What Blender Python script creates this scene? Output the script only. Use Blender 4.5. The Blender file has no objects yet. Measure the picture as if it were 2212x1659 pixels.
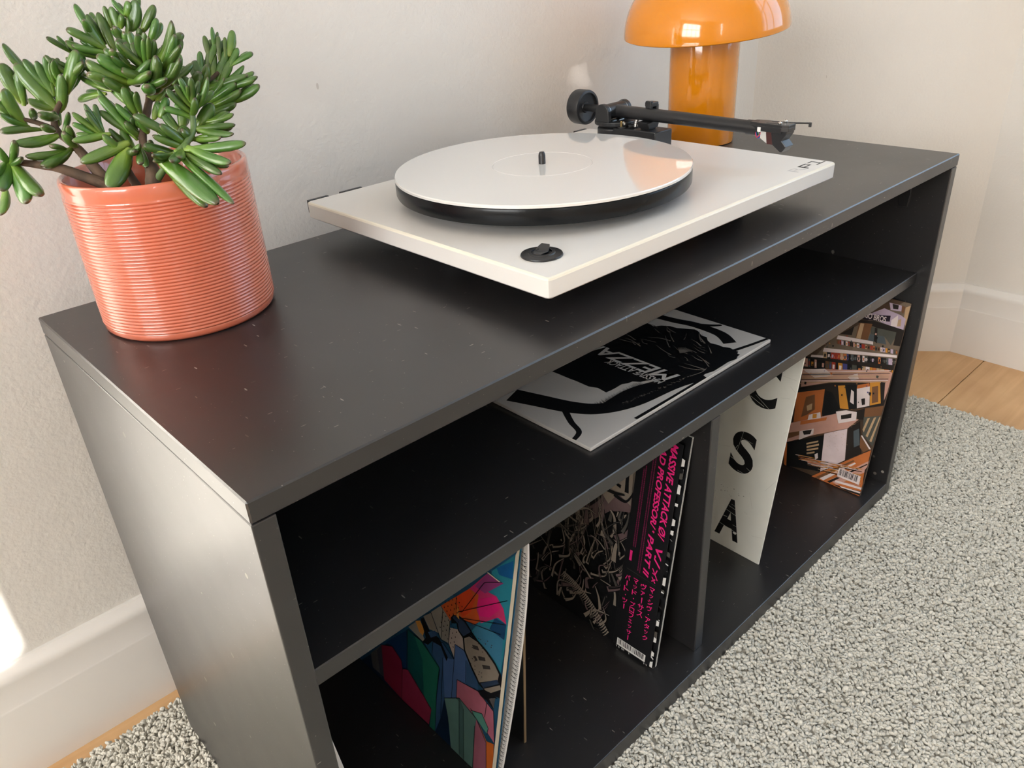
import bpy, bmesh, math, random, json
from mathutils import Vector, Matrix
import numpy as np

random.seed(7)
sc = bpy.context.scene
COL = sc.collection

# ------------------------------------------------------------------ camera
cam_d = bpy.data.cameras.new('camera')
cam = bpy.data.objects.new('camera', cam_d)
COL.objects.link(cam)
CR = [[0.7264887, -0.6849263, -0.0555895], [-0.3638677, -0.3147983, -0.8766426], [0.5829361, 0.6570981, -0.4779200]]          # rows: right, down, forward
CP = Vector((-0.12307, -0.36639, 0.79362))
rx, dn, fw = (Vector(r) for r in CR)
cam.matrix_world = Matrix(((rx.x, -dn.x, -fw.x, CP.x), (rx.y, -dn.y, -fw.y, CP.y), (rx.z, -dn.z, -fw.z, CP.z), (0, 0, 0, 1)))
cam_d.sensor_fit = 'HORIZONTAL'
cam_d.sensor_width = 36.0
cam_d.lens = 36.0 * 1704.54 / 2212.0
cam_d.clip_start = 0.02
sc.camera = cam

# ------------------------------------------------------------------ world, sun, daylight, exposure
w = bpy.data.worlds.new('daylight')
sc.world = w
w.use_nodes = True
bg = w.node_tree.nodes['Background']
bg.inputs[0].default_value = (0.62, 0.78, 1.0, 1)
bg.inputs[1].default_value = 1.6

SUN_DIR = Vector((0.30, 0.90, -0.30)).normalized()
sun_d = bpy.data.lights.new('sun', 'SUN')
sun_d.energy = 42.0
sun_d.angle = math.radians(0.55)
sun_d.color = (1.0, 0.965, 0.91)
sun = bpy.data.objects.new('sun', sun_d)
COL.objects.link(sun)
sun.rotation_euler = SUN_DIR.to_track_quat('-Z', 'Y').to_euler()
sun.location = (-2.5, -5, 4)

def daylight(name, loc, direction, sx, sy, power, color):
    d = bpy.data.lights.new(name, 'AREA')
    d.shape = 'RECTANGLE'; d.size = sx; d.size_y = sy; d.energy = power; d.color = color
    o = bpy.data.objects.new(name, d); COL.objects.link(o)
    o.location = loc
    o.rotation_euler = Vector(direction).to_track_quat('-Z', 'Y').to_euler()
    return o

# room box (metres): back wall y=YW, front wall y=YF, left wall x=XL, right wall x=XR
YW, YF, XL, XR, ZF, ZC = 0.489, -2.80, -2.60, 1.600, -0.012, 2.45
# windows: (centre, size) - daylight enters through these openings
WIN_L = dict(y0=-1.45, y1=0.20, z0=0.85, z1=2.15)      # left wall
WIN_F = dict(x0=-1.50, x1=-1.195, z0=0.95, z1=2.15)   # front wall, behind the camera
WIN_R = dict(y0=-1.45, y1=-0.05, z0=0.66, z1=2.15)     # right wall
daylight('daylight_left', (XL - 0.10, (WIN_L['y0'] + WIN_L['y1']) / 2, 1.5), (1, 0, 0), 1.65, 1.3, 98, (1.0, 0.98, 0.945))
daylight('daylight_front', ((WIN_F['x0'] + WIN_F['x1']) / 2, YF - 0.10, 1.55), (0, 1, 0), 0.30, 1.1, 7, (1.0, 0.985, 0.955))
daylight('daylight_right', (XR + 0.16, (WIN_R['y0'] + WIN_R['y1']) / 2, 1.405), (-1, 0, 0), 1.38, 1.46, 14, (0.50, 0.74, 1.0))

vs = sc.view_settings
vs.view_transform = 'Standard'
vs.look = 'None'
vs.gamma = 1.0
vs.use_curve_mapping = False
vs.exposure = -0.06
sc.cycles.use_denoising = True
sc.cycles.max_bounces = 7
sc.cycles.diffuse_bounces = 4
sc.cycles.glossy_bounces = 4
sc.cycles.use_adaptive_sampling = True
sc.cycles.adaptive_threshold = 0.10
sc.cycles.use_light_tree = False
sc.cycles.adaptive_min_samples = 16
sc.cycles.sample_clamp_indirect = 6.0
sc.cycles.caustics_reflective = False
sc.cycles.caustics_refractive = False

# ------------------------------------------------------------------ materials
MATS = {}
def srgb(r, g, b):
    f = lambda c: ((c / 255.0) / 12.92) if c / 255.0 <= 0.04045 else (((c / 255.0) + 0.055) / 1.055) ** 2.4
    return (f(r), f(g), f(b), 1.0)

def mat(name, color, rough=0.5, metal=0.0, spec=0.5, coat=0.0, noise=0.0, nscale=20.0, bump=0.0, bscale=200.0, coat_rough=0.05, sub=0.0):
    if name in MATS:
        return MATS[name]
    m = bpy.data.materials.new(name)
    m.use_nodes = True
    nt = m.node_tree
    b = nt.nodes['Principled BSDF']
    b.inputs['Base Color'].default_value = color
    b.inputs['Roughness'].default_value = rough
    b.inputs['Metallic'].default_value = metal
    b.inputs['Specular IOR Level'].default_value = spec
    b.inputs['Coat Weight'].default_value = coat
    b.inputs['Coat Roughness'].default_value = coat_rough
    if sub:
        b.inputs['Subsurface Weight'].default_value = sub
        b.inputs['Subsurface Radius'].default_value = (0.004, 0.006, 0.002)
        b.inputs['Subsurface Scale'].default_value = 0.5
    if noise or bump:
        tc = nt.nodes.new('ShaderNodeTexCoord')
    if noise:
        n = nt.nodes.new('ShaderNodeTexNoise'); n.inputs['Scale'].default_value = nscale; n.inputs['Detail'].default_value = 5
        nt.links.new(tc.outputs['Object'], n.inputs['Vector'])
        mx = nt.nodes.new('ShaderNodeMix'); mx.data_type = 'RGBA'
        mx.inputs['A'].default_value = tuple(c * (1 - noise) for c in color[:3]) + (1,)
        mx.inputs['B'].default_value = tuple(min(1, c * (1 + noise)) for c in color[:3]) + (1,)
        mr = nt.nodes.new('ShaderNodeMapRange'); mr.inputs['From Min'].default_value = 0.3; mr.inputs['From Max'].default_value = 0.7
        nt.links.new(n.outputs['Fac'], mr.inputs['Value'])
        nt.links.new(mr.outputs['Result'], mx.inputs['Factor'])
        nt.links.new(mx.outputs['Result'], b.inputs['Base Color'])
    if bump:
        n2 = nt.nodes.new('ShaderNodeTexNoise'); n2.inputs['Scale'].default_value = bscale; n2.inputs['Detail'].default_value = 3
        nt.links.new(tc.outputs['Object'], n2.inputs['Vector'])
        bp = nt.nodes.new('ShaderNodeBump'); bp.inputs['Strength'].default_value = bump; bp.inputs['Distance'].default_value = 0.001
        nt.links.new(n2.outputs['Fac'], bp.inputs['Height'])
        nt.links.new(bp.outputs['Normal'], b.inputs['Normal'])
    MATS[name] = m
    return m

def mat_wall():
    m = mat('painted_plaster', (0.785, 0.75, 0.695, 1), 0.55, spec=0.35)
    nt = m.node_tree; b = nt.nodes['Principled BSDF']
    tc = nt.nodes.new('ShaderNodeTexCoord')
    n1 = nt.nodes.new('ShaderNodeTexNoise'); n1.inputs['Scale'].default_value = 230; n1.inputs['Detail'].default_value = 3
    n2 = nt.nodes.new('ShaderNodeTexNoise'); n2.inputs['Scale'].default_value = 26; n2.inputs['Detail'].default_value = 4
    ad = nt.nodes.new('ShaderNodeMath'); ad.operation = 'MULTIPLY_ADD'; ad.inputs[1].default_value = 1.6
    nt.links.new(tc.outputs['Object'], n1.inputs['Vector']); nt.links.new(tc.outputs['Object'], n2.inputs['Vector'])
    nt.links.new(n2.outputs['Fac'], ad.inputs[0]); nt.links.new(n1.outputs['Fac'], ad.inputs[2])
    bp = nt.nodes.new('ShaderNodeBump'); bp.inputs['Strength'].default_value = 0.35; bp.inputs['Distance'].default_value = 0.0016
    nt.links.new(ad.outputs[0], bp.inputs['Height']); nt.links.new(bp.outputs['Normal'], b.inputs['Normal'])
    # small scuffs
    v = nt.nodes.new('ShaderNodeTexVoronoi'); v.inputs['Scale'].default_value = 34; v.inputs['Randomness'].default_value = 1
    n3 = nt.nodes.new('ShaderNodeTexNoise'); n3.inputs['Scale'].default_value = 7; n3.inputs['Detail'].default_value = 2
    mp = nt.nodes.new('ShaderNodeMapping'); mp.inputs['Scale'].default_value = (1, 1, 0.45)
    nt.links.new(tc.outputs['Object'], mp.inputs['Vector'])
    nt.links.new(mp.outputs['Vector'], v.inputs['Vector']); nt.links.new(tc.outputs['Object'], n3.inputs['Vector'])
    lt = nt.nodes.new('ShaderNodeMath'); lt.operation = 'LESS_THAN'; lt.inputs[1].default_value = 0.055
    gt = nt.nodes.new('ShaderNodeMath'); gt.operation = 'GREATER_THAN'; gt.inputs[1].default_value = 0.60
    mu = nt.nodes.new('ShaderNodeMath'); mu.operation = 'MULTIPLY'
    mu2 = nt.nodes.new('ShaderNodeMath'); mu2.operation = 'MULTIPLY'; mu2.inputs[1].default_value = 0.45
    nt.links.new(v.outputs['Distance'], lt.inputs[0]); nt.links.new(n3.outputs['Fac'], gt.inputs[0])
    nt.links.new(lt.outputs[0], mu.inputs[0]); nt.links.new(gt.outputs[0], mu.inputs[1]); nt.links.new(mu.outputs[0], mu2.inputs[0])
    mx = nt.nodes.new('ShaderNodeMix'); mx.data_type = 'RGBA'
    mx.inputs['A'].default_value = (0.785, 0.75, 0.695, 1); mx.inputs['B'].default_value = (0.42, 0.36, 0.30, 1)
    nt.links.new(mu2.outputs[0], mx.inputs['Factor']); nt.links.new(mx.outputs['Result'], b.inputs['Base Color'])
    return m

def mat_black_mdf():
    """black dyed fibreboard with pale fibre specks"""
    base = (0.0180, 0.0168, 0.0172, 1)
    m = mat('black_fibreboard', base, 0.34, spec=0.85)
    nt = m.node_tree; b = nt.nodes['Principled BSDF']
    tc = nt.nodes.new('ShaderNodeTexCoord')
    last = None
    for k, (sx, sy, sz, scale, thr, rot) in enumerate(((1, 0.22, 0.22, 150, 0.085, 0.4), (0.22, 1, 1, 190, 0.085, 1.9), (1, 1, 1, 240, 0.085, 0.9))):
        mp = nt.nodes.new('ShaderNodeMapping'); mp.inputs['Scale'].default_value = (sx, sy, sz); mp.inputs['Rotation'].default_value = (rot * .7, rot * .3, rot); mp.inputs['Location'].default_value = (k * 3.1, k * 1.7, k)
        v = nt.nodes.new('ShaderNodeTexVoronoi'); v.inputs['Scale'].default_value = scale
        nt.links.new(tc.outputs['Object'], mp.inputs['Vector']); nt.links.new(mp.outputs['Vector'], v.inputs['Vector'])
        lt = nt.nodes.new('ShaderNodeMath'); lt.operation = 'LESS_THAN'; lt.inputs[1].default_value = thr
        nt.links.new(v.outputs['Distance'], lt.inputs[0])
        sp = nt.nodes.new('ShaderNodeSeparateColor'); nt.links.new(v.outputs['Color'], sp.inputs['Color'])
        g = nt.nodes.new('ShaderNodeMath'); g.operation = 'GREATER_THAN'; g.inputs[1].default_value = 0.62
        nt.links.new(sp.outputs['Red'], g.inputs[0])
        mu = nt.nodes.new('ShaderNodeMath'); mu.operation = 'MULTIPLY'; nt.links.new(lt.outputs[0], mu.inputs[0]); nt.links.new(g.outputs[0], mu.inputs[1])
        mu3 = nt.nodes.new('ShaderNodeMath'); mu3.operation = 'MULTIPLY'; nt.links.new(mu.outputs[0], mu3.inputs[0]); nt.links.new(sp.outputs['Green'], mu3.inputs[1])
        if last is None:
            last = mu3
        else:
            mxx = nt.nodes.new('ShaderNodeMath'); mxx.operation = 'MAXIMUM'
            nt.links.new(last.outputs[0], mxx.inputs[0]); nt.links.new(mu3.outputs[0], mxx.inputs[1]); last = mxx
    n = nt.nodes.new('ShaderNodeTexNoise'); n.inputs['Scale'].default_value = 9; n.inputs['Detail'].default_value = 6
    nt.links.new(tc.outputs['Object'], n.inputs['Vector'])
    mr = nt.nodes.new('ShaderNodeMapRange'); mr.inputs['From Min'].default_value = .3; mr.inputs['From Max'].default_value = .7
    mr.inputs['To Min'].default_value = 0.32; mr.inputs['To Max'].default_value = 0.37
    nt.links.new(n.outputs['Fac'], mr.inputs['Value']); nt.links.new(mr.outputs['Result'], b.inputs['Roughness'])
    mx = nt.nodes.new('ShaderNodeMix'); mx.data_type = 'RGBA'
    mx.inputs['A'].default_value = base; mx.inputs['B'].default_value = (0.30, 0.27, 0.23, 1)
    nt.links.new(last.outputs[0], mx.inputs['Factor']); nt.links.new(mx.outputs['Result'], b.inputs['Base Color'])
    n2 = nt.nodes.new('ShaderNodeTexNoise'); n2.inputs['Scale'].default_value = 900; n2.inputs['Detail'].default_value = 2
    nt.links.new(tc.outputs['Object'], n2.inputs['Vector'])
    bp = nt.nodes.new('ShaderNodeBump'); bp.inputs['Strength'].default_value = 0.03; bp.inputs['Distance'].default_value = 0.0003
    nt.links.new(n2.outputs['Fac'], bp.inputs['Height']); nt.links.new(bp.outputs['Normal'], b.inputs['Normal'])
    return m

def mat_wood():
    m = mat('oak_boards', (0.50, 0.27, 0.11, 1), 0.38, coat=0.15, coat_rough=0.25)
    nt = m.node_tree; b = nt.nodes['Principled BSDF']
    tc = nt.nodes.new('ShaderNodeTexCoord')
    oi = nt.nodes.new('ShaderNodeObjectInfo')
    mp = nt.nodes.new('ShaderNodeMapping'); mp.inputs['Scale'].default_value = (2.2, 30, 30)
    va = nt.nodes.new('ShaderNodeVectorMath'); va.operation = 'ADD'
    nt.links.new(tc.outputs['Object'], va.inputs[0]); nt.links.new(oi.outputs['Random'], va.inputs[1])
    nt.links.new(va.outputs[0], mp.inputs['Vector'])
    n = nt.nodes.new('ShaderNodeTexNoise'); n.inputs['Scale'].default_value = 1.6; n.inputs['Detail'].default_value = 7; n.inputs['Distortion'].default_value = 0.6
    nt.links.new(mp.outputs['Vector'], n.inputs['Vector'])
    n2 = nt.nodes.new('ShaderNodeTexNoise'); n2.inputs['Scale'].default_value = 9; n2.inputs['Detail'].default_value = 3
    nt.links.new(tc.outputs['Object'], n2.inputs['Vector'])
    cr = nt.nodes.new('ShaderNodeValToRGB')
    cr.color_ramp.elements[0].position = 0.25; cr.color_ramp.elements[0].color = (0.50, 0.265, 0.11, 1)
    cr.color_ramp.elements[1].position = 0.72; cr.color_ramp.elements[1].color = (0.78, 0.50, 0.25, 1)
    mxf = nt.nodes.new('ShaderNodeMath'); mxf.operation = 'MULTIPLY_ADD'; mxf.inputs[1].default_value = 0.5
    hf = nt.nodes.new('ShaderNodeMath'); hf.operation = 'MULTIPLY'; hf.inputs[1].default_value = 0.5
    nt.links.new(n2.outputs['Fac'], hf.inputs[0]); nt.links.new(n.outputs['Fac'], mxf.inputs[0]); nt.links.new(hf.outputs[0], mxf.inputs[2])
    nt.links.new(mxf.outputs[0], cr.inputs['Fac']); nt.links.new(cr.outputs['Color'], b.inputs['Base Color'])
    return m

M_WALL = mat_wall()
M_MDF = mat_black_mdf()
M_WOOD = mat_wood()
M_TRIM = mat('gloss_trim_paint', (0.80, 0.765, 0.72, 1), 0.28, spec=0.5, bump=0.08, bscale=60)
M_CEIL = mat('ceiling_paint', (0.84, 0.82, 0.79, 1), 0.8)
M_WHITE = mat('white_lacquer', (0.80, 0.775, 0.735, 1), 0.34, spec=0.5, bump=0.05, bscale=400)
M_WEDGE = mat('ivory_edge', (0.84, 0.79, 0.66, 1), 0.3)
M_GLASSW = mat('white_glass', (0.80, 0.785, 0.75, 1), 0.03, spec=0.6, coat=0.8, coat_rough=0.02)
M_BLKGLOSS = mat('black_phenolic', (0.008, 0.009, 0.010, 1), 0.22, spec=0.22)
M_BLK = mat('black_plastic', (0.014, 0.014, 0.015, 1), 0.38, bump=0.05, bscale=500)
M_BLKSAT = mat('black_satin', (0.020, 0.020, 0.021, 1), 0.30)
M_DARK = mat('dark_rubber', (0.012, 0.012, 0.013, 1), 0.6)
M_CHROME = mat('chrome', (0.75, 0.74, 0.72, 1), 0.18, metal=1.0)
M_BRASS = mat('brass', (0.75, 0.52, 0.22, 1), 0.25, metal=1.0)
M_ORANGE = mat('orange_enamel', (0.73, 0.245, 0.005, 1), 0.10, spec=0.6, coat=0.5, coat_rough=0.03)
M_INSIDE = mat('orange_enamel_inside', (0.83, 0.35, 0.04, 1), 0.4)
M_POT = mat('coral_glaze', (0.60, 0.150, 0.082, 1), 0.24, spec=0.5, coat=1.0, coat_rough=0.03, noise=0.08, nscale=18)
M_SOIL = mat('potting_soil', (0.035, 0.022, 0.014, 1), 0.95, noise=0.4, nscale=160, bump=1.0, bscale=160)
M_BARK = mat('succulent_bark', (0.10, 0.062, 0.038, 1), 0.8, noise=0.45, nscale=70, bump=0.9, bscale=110)

# ------------------------------------------------------------------ mesh helpers
class MB:
    def __init__(self):
        self.v = []; self.f = []; self.m = []
    def add(self, vs, fs, mi=0, M=None):
        o = len(self.v)
        for p in vs:
            self.v.append(tuple(M @ Vector(p)) if M is not None else tuple(p))
        for f in fs:
            self.f.append(tuple(i + o for i in f)); self.m.append(mi)
        return self
    def box(self, x0, x1, y0, y1, z0, z1, mi=0, M=None):
        vs = [(x0, y0, z0), (x1, y0, z0), (x1, y1, z0), (x0, y1, z0), (x0, y0, z1), (x1, y0, z1), (x1, y1, z1), (x0, y1, z1)]
        return self.add(vs, [(0, 3, 2, 1), (4, 5, 6, 7), (0, 1, 5, 4), (1, 2, 6, 5), (2, 3, 7, 6), (3, 0, 4, 7)], mi, M)
    def prism(self, poly, z0, z1, mi=0, M=None):
        n = len(poly)
        a = sum(poly[i][0] * poly[(i + 1) % n][1] - poly[(i + 1) % n][0] * poly[i][1] for i in range(n))
        if a < 0: poly = list(reversed(poly))
        vs = [(p[0], p[1], z0) for p in poly] + [(p[0], p[1], z1) for p in poly]
        fs = [tuple(reversed(range(n))), tuple(range(n, 2 * n))] + [(i, (i + 1) % n, n + (i + 1) % n, n + i) for i in range(n)]
        return self.add(vs, fs, mi, M)
    def flat(self, poly, z, mi=0, M=None):
        n = len(poly)
        a = sum(poly[i][0] * poly[(i + 1) % n][1] - poly[(i + 1) % n][0] * poly[i][1] for i in range(n))
        if a < 0: poly = list(reversed(poly))
        return self.add([(p[0], p[1], z) for p in poly], [tuple(range(n))], mi, M)
    def lathe(self, prof, n=64, M=None, mi=0):
        """prof: (r, z) list, outward facing when going up"""
        vs = []; fs = []
        rows = []
        for r, z in prof:
            if r < 1e-7:
                rows.append([len(vs)]); vs.append((0, 0, z))
            else:
                rows.append(list(range(len(vs), len(vs) + n)))
                vs += [(r * math.cos(2 * math.pi * k / n), r * math.sin(2 * math.pi * k / n), z) for k in range(n)]
        for a, b in zip(rows[:-1], rows[1:]):
            for k in range(n):
                k2 = (k + 1) % n
                if len(a) == 1 and len(b) == 1: continue
                if len(a) == 1: fs.append((a[0], b[k2], b[k]))
                elif len(b) == 1: fs.append((a[k], a[k2], b[0]))
                else: fs.append((a[k], a[k2], b[k2], b[k]))
        return self.add(vs, fs, mi, M)
    def tube(self, pts, rad, n=12, caps=True, mi=0, M=None, wob=0.0):
        pts = [Vector(p) for p in pts]
        if not hasattr(rad, '__len__'): rad = [rad] * len(pts)
        vs = []; fs = []
        up = None
        for i, p in enumerate(pts):
            t = (pts[min(i + 1, len(pts) - 1)] - pts[max(i - 1, 0)]).normalized()
            if up is None:
                up = Vector((0, 0, 1)) if abs(t.z) < 0.9 else Vector((1, 0, 0))
            s = t.cross(up).normalized(); up = s.cross(t).normalized()
            for k in range(n):
                a = 2 * math.pi * k / n
                r = rad[i] * (1 + wob * random.uniform(-1, 1))
                vs.append(tuple(p + s * math.cos(a) * r + up * math.sin(a) * r))
        for i in range(len(pts) - 1):
            for k in range(n):
                k2 = (k + 1) % n
                fs.append((i * n + k2, i * n + k, (i + 1) * n + k, (i + 1) * n + k2))
        if caps:
            fs.append(tuple(range(n))); fs.append(tuple(reversed(range((len(pts) - 1) * n, len(pts) * n))))
        return self.add(vs, fs, mi, M)
    def mesh(self, name, mats, smooth=None):
        me = bpy.data.meshes.new(name)
        me.from_pydata(self.v, [], self.f)
        for mm in (mats if isinstance(mats, (list, tuple)) else [mats]):
            me.materials.append(mm)
        me.polygons.foreach_set('material_index', self.m)
        if smooth is not None:
            me.polygons.foreach_set('use_smooth', [True] * len(me.polygons))
            me.set_sharp_from_angle(angle=math.radians(smooth))
        me.update()
        return me
    def build(self, name, mats, parent=None, smooth=None, bevel=0.0, seg=2, loc=None):
        o = bpy.data.objects.new(name, self.mesh(name, mats, smooth))
        COL.objects.link(o)
        if parent is not None: o.parent = parent
        if loc is not None: o.location = loc
        if bevel:
            bv = o.modifiers.new('bevel', 'BEVEL'); bv.width = bevel; bv.segments = seg; bv.limit_method = 'ANGLE'; bv.angle_limit = math.radians(40)
        return o

def tag(o, label=None, cat=None, group=None, kind=None):
    if label: o['label'] = label
    if cat: o['category'] = cat
    if group: o['group'] = group
    if kind: o['kind'] = kind
    return o

def thing(name, loc, label, cat, group=None, M=None):
    o = bpy.data.objects.new(name, None)
    o.empty_display_size = 0.05
    COL.objects.link(o)
    if M is not None: o.matrix_world = M
    else: o.location = loc
    return tag(o, label, cat, group)

_dg = None
def text_mesh(body, shear=0.0, bold=0.0):
    """outline of a text as (verts, faces) in text space, baseline at y=0"""
    c = bpy.data.curves.new('lettering', 'FONT'); c.body = body; c.size = 1.0; c.shear = shear; c.offset = bold
    c.resolution_u = 6
    o = bpy.data.objects.new('lettering', c); COL.objects.link(o)
    bpy.context.view_layer.update()
    me = bpy.data.meshes.new_from_object(o.evaluated_get(bpy.context.evaluated_depsgraph_get()))
    v = [tuple(p.co) for p in me.vertices]; f = [tuple(p.vertices) for p in me.polygons]
    bpy.data.objects.remove(o); bpy.data.curves.remove(c); bpy.data.meshes.remove(me)
    return v, f

def put_text(mb, body, origin, ax, ay, length=None, height=None, z=0.0, mi=0, shear=0.0, bold=0.0, fit=True, back=False):
    """place text: origin = lower left, ax/ay = 2-D unit axes, scaled to length x height"""
    v, f = text_mesh(body, shear, bold)
    if not v: return
    xs = [p[0] for p in v]; ys = [p[1] for p in v]
    x0, x1, y0, y1 = min(xs), max(xs), min(ys), max(ys)
    sx = length / (x1 - x0) if length else None
    sy = height / (y1 - y0) if height else None
    if sx is None: sx = sy
    if sy is None: sy = sx
    out = []
    for p in v:
        a = (p[0] - x0) * sx; b = (p[1] - y0) * sy
        out.append((origin[0] + ax[0] * a + ay[0] * b, origin[1] + ax[1] * a + ay[1] * b, z))
    # make the print face +z
    flip = ax[0] * ay[1] - ax[1] * ay[0] < 0
    ff = []
    for q in f:
        n = Vector((0, 0, 0))
        for i in range(len(q)):
            a = out[q[i]]; b = out[q[(i + 1) % len(q)]]
            n.z += a[0] * b[1] - b[0] * a[1]
        ff.append(tuple(reversed(q)) if n.z < 0 else q)
    mb.add(out, ff, mi)

# ================================================================== SETTING
def struct(o):
    o['kind'] = 'structure'
    return o

TH = 0.12
P1 = (1.305, YW); P2 = (XR, 0.135)
mb = MB(); mb.box(XL - TH, P1[0] + 0.02, YW, YW + TH, ZF - 0.05, ZC); struct(mb.build('wall_back', M_WALL))
nx, ny = (P2[1] - P1[1]), -(P2[0] - P1[0])
ln = math.hypot(nx, ny); nx, ny = -nx / ln, -ny / ln          # outward normal of the angled wall
mb = MB(); mb.prism([P1, P2, (P2[0] + nx * TH + .03, P2[1] + ny * TH), (P1[0] + nx * TH, P1[1] + ny * TH + .03)], ZF - 0.05, ZC)
struct(mb.build('wall_corner', M_WALL))

def wall_x(name, xa, xb, y0, y1, hole):
    mb = MB()
    mb.box(xa, xb, y0, hole['y0'], ZF - 0.05, ZC); mb.box(xa, xb, hole['y1'], y1, ZF - 0.05, ZC)
    mb.box(xa, xb, hole['y0'], hole['y1'], ZF - 0.05, hole['z0']); mb.box(xa, xb, hole['y0'], hole['y1'], hole['z1'], ZC)
    return struct(mb.build(name, M_WALL))
wall_x('wall_right', XR, XR + TH, YF - TH, P2[1], WIN_R)
wall_x('wall_left', XL - TH, XL, YF - TH, YW + TH, WIN_L)
# front wall (behind the camera) with a window and an added hole for the slit blind
BL = dict(x0=-0.44, x1=-0.16, z0=1.56, z1=1.88)
mb = MB()
for xa, xb, za, zb in ((XL, WIN_F['x0'], ZF - .05, ZC), (WIN_F['x0'], WIN_F['x1'], ZF - .05, WIN_F['z0']), (WIN_F['x0'], WIN_F['x1'], WIN_F['z1'], ZC),
                       (WIN_F['x1'], BL['x0'], ZF - .05, ZC), (BL['x0'], BL['x1'], ZF - .05, BL['z0']), (BL['x0'], BL['x1'], BL['z1'], ZC), (BL['x1'], XR, ZF - .05, ZC)):
    mb.box(xa, xb, YF - TH, YF, za, zb)
struct(mb.build('wall_front', M_WALL))
mb = MB(); mb.box(XL - TH, XR + TH + .2, YF - TH, YW + TH + .1, ZC, ZC + 0.1); struct(mb.build('ceiling', M_CEIL))

def window(name, axis, p, a0, a1, z0, z1, depth, nm):
    """painted frame with mullions standing in a wall opening"""
    root = MB(); fr = 0.045
    def bar(u0, u1, w0, w1):
        if axis == 'x': root.box(p, p + depth, u0, u1, w0, w1)
        else: root.box(u0, u1, p, p + depth, w0, w1)
    bar(a0, a1, z0, z0 + fr); bar(a0, a1, z1 - fr, z1); bar(a0, a0 + fr, z0 + fr, z1 - fr); bar(a1 - fr, a1, z0 + fr, z1 - fr)
    for k in range(1, nm):
        c = a0 + (a1 - a0) * k / nm
        bar(c - .014, c + .014, z0 + fr, z1 - fr)
    zm = (z0 + z1) / 2
    bar(a0 + fr, a1 - fr, zm - .018, zm + .018)
    return struct(root.build(name, M_TRIM, bevel=0.004))
window('window_1', 'x', XL - .07, WIN_L['y0'], WIN_L['y1'], WIN_L['z0'], WIN_L['z1'], .04, 4)
window('window_2', 'y', YF - .07, WIN_F['x0'], WIN_F['x1'], WIN_F['z0'], WIN_F['z1'], .02, 1)
# added unseen board over that window's lower corner, steps the sun patch edge
mb = MB(); mb.box(-1.31, -1.15, YF - .060, YF - .045, 0.95, 1.262); struct(mb.build('added_sun_mask', M_TRIM))
window('window_3', 'x', XR + .03, WIN_R['y0'], WIN_R['y1'], WIN_R['z0'], WIN_R['z1'], .04, 3)
# added unseen blind, its slits shaped to cast soft sun spots on wall_back
mb = MB()
slits = [(-0.303, 1.7435, .032, .0007), (-0.291, 1.732, .042, .0014), (-0.309, 1.693, .026, .0005), (-0.312, 1.660, .030, .0008)]
zs_ = [BL['z0']]
for cx, cz, lx, lz in sorted(slits, key=lambda s: s[1]):
    mb.box(BL['x0'], BL['x1'], YF - .03, YF - .028, zs_[-1], cz - lz / 2)
    mb.box(BL['x0'], cx - lx / 2, YF - .03, YF - .028, cz - lz / 2, cz + lz / 2); mb.box(cx + lx / 2, BL['x1'], YF - .03, YF - .028, cz - lz / 2, cz + lz / 2)
    zs_.append(cz + lz / 2)
mb.box(BL['x0'], BL['x1'], YF - .03, YF - .028, zs_[-1], BL['z1'])
struct(mb.build('added_slit_blind', M_TRIM))

# baseboards: a moulded profile swept with mitred corners
def offset_path(pts, dd):
    out = []
    n = len(pts)
    lines = []
    for a, b in zip(pts[:-1], pts[1:]):
        dx, dy = b[0] - a[0], b[1] - a[1]; l = math.hypot(dx, dy); q = (dy / l, -dx / l)     # inward (right of travel)
        lines.append(((a[0] + q[0] * dd, a[1] + q[1] * dd), (dx, dy)))
    out.append(lines[0][0])
    for (p, u), (q, v) in zip(lines[:-1], lines[1:]):
        det = u[0] * -v[1] + u[1] * v[0]
        t = ((q[0] - p[0]) * -v[1] + (q[1] - p[1]) * v[0]) / det
        out.append((p[0] + u[0] * t, p[1] + u[1] * t))
    out.append((lines[-1][0][0] + lines[-1][1][0], lines[-1][0][1] + lines[-1][1][1]))
    return out
PATH = [(XL, YW), P1, P2, (XR, YF)]
PROF = [(0.0165, ZF), (0.0160, 0.088), (0.0155, 0.0905), (0.0150, 0.0915), (0.0150, 0.1225), (0.0150, 0.1240), (0.0143, 0.1285), (0.0115, 0.1325), (0.0085, 0.1345), (0.0050, 0.1375), (0.0040, 0.139), (0.0, 0.1395)]
offs = [offset_path(PATH, a) for a, z in PROF]
for i, nm in enumerate(('baseboard_back', 'baseboard_corner', 'baseboard_right')):
    mb = MB(); vs = []; n = len(PROF)
    for k, (a, z) in enumerate(PROF): vs.append((*offs[k][i], z))
    for k, (a, z) in enumerate(PROF): vs.append((*offs[k][i + 1], z))
    fs = [(k, n + k, n + k + 1, k + 1) for k in range(n - 1)]
    mb.add(vs, fs)
    struct(mb.build(nm, M_TRIM, smooth=35))

# floor: a sub-floor with oak boards laid along x
mb = MB(); mb.box(XL - TH, XR + TH + .1, YF - TH, YW + TH, ZF - 0.06, ZF - 0.018); floor = struct(mb.build('floor', mat('subfloor', (0.05, 0.035, 0.02, 1), 0.9)))
BW = 0.16
y = 0.060 + BW * 3
row = 0
random.seed(3)
while y > YF:
    y1 = min(y, YW); y0 = max(y - BW, YF)
    cuts = [XL, random.uniform(-1.4, -0.4), XR]
    for xa, xb in zip(cuts[:-1], cuts[1:]):
        mb = MB(); mb.box(xa + .0004, xb - .0004, y0 + .0006, y1 - .0006, ZF - 0.018, ZF + random.uniform(-.0003, .0003))
        mb.build('floor_board', M_WOOD, floor, bevel=0.0012, seg=1)
    y -= BW; row += 1

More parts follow.
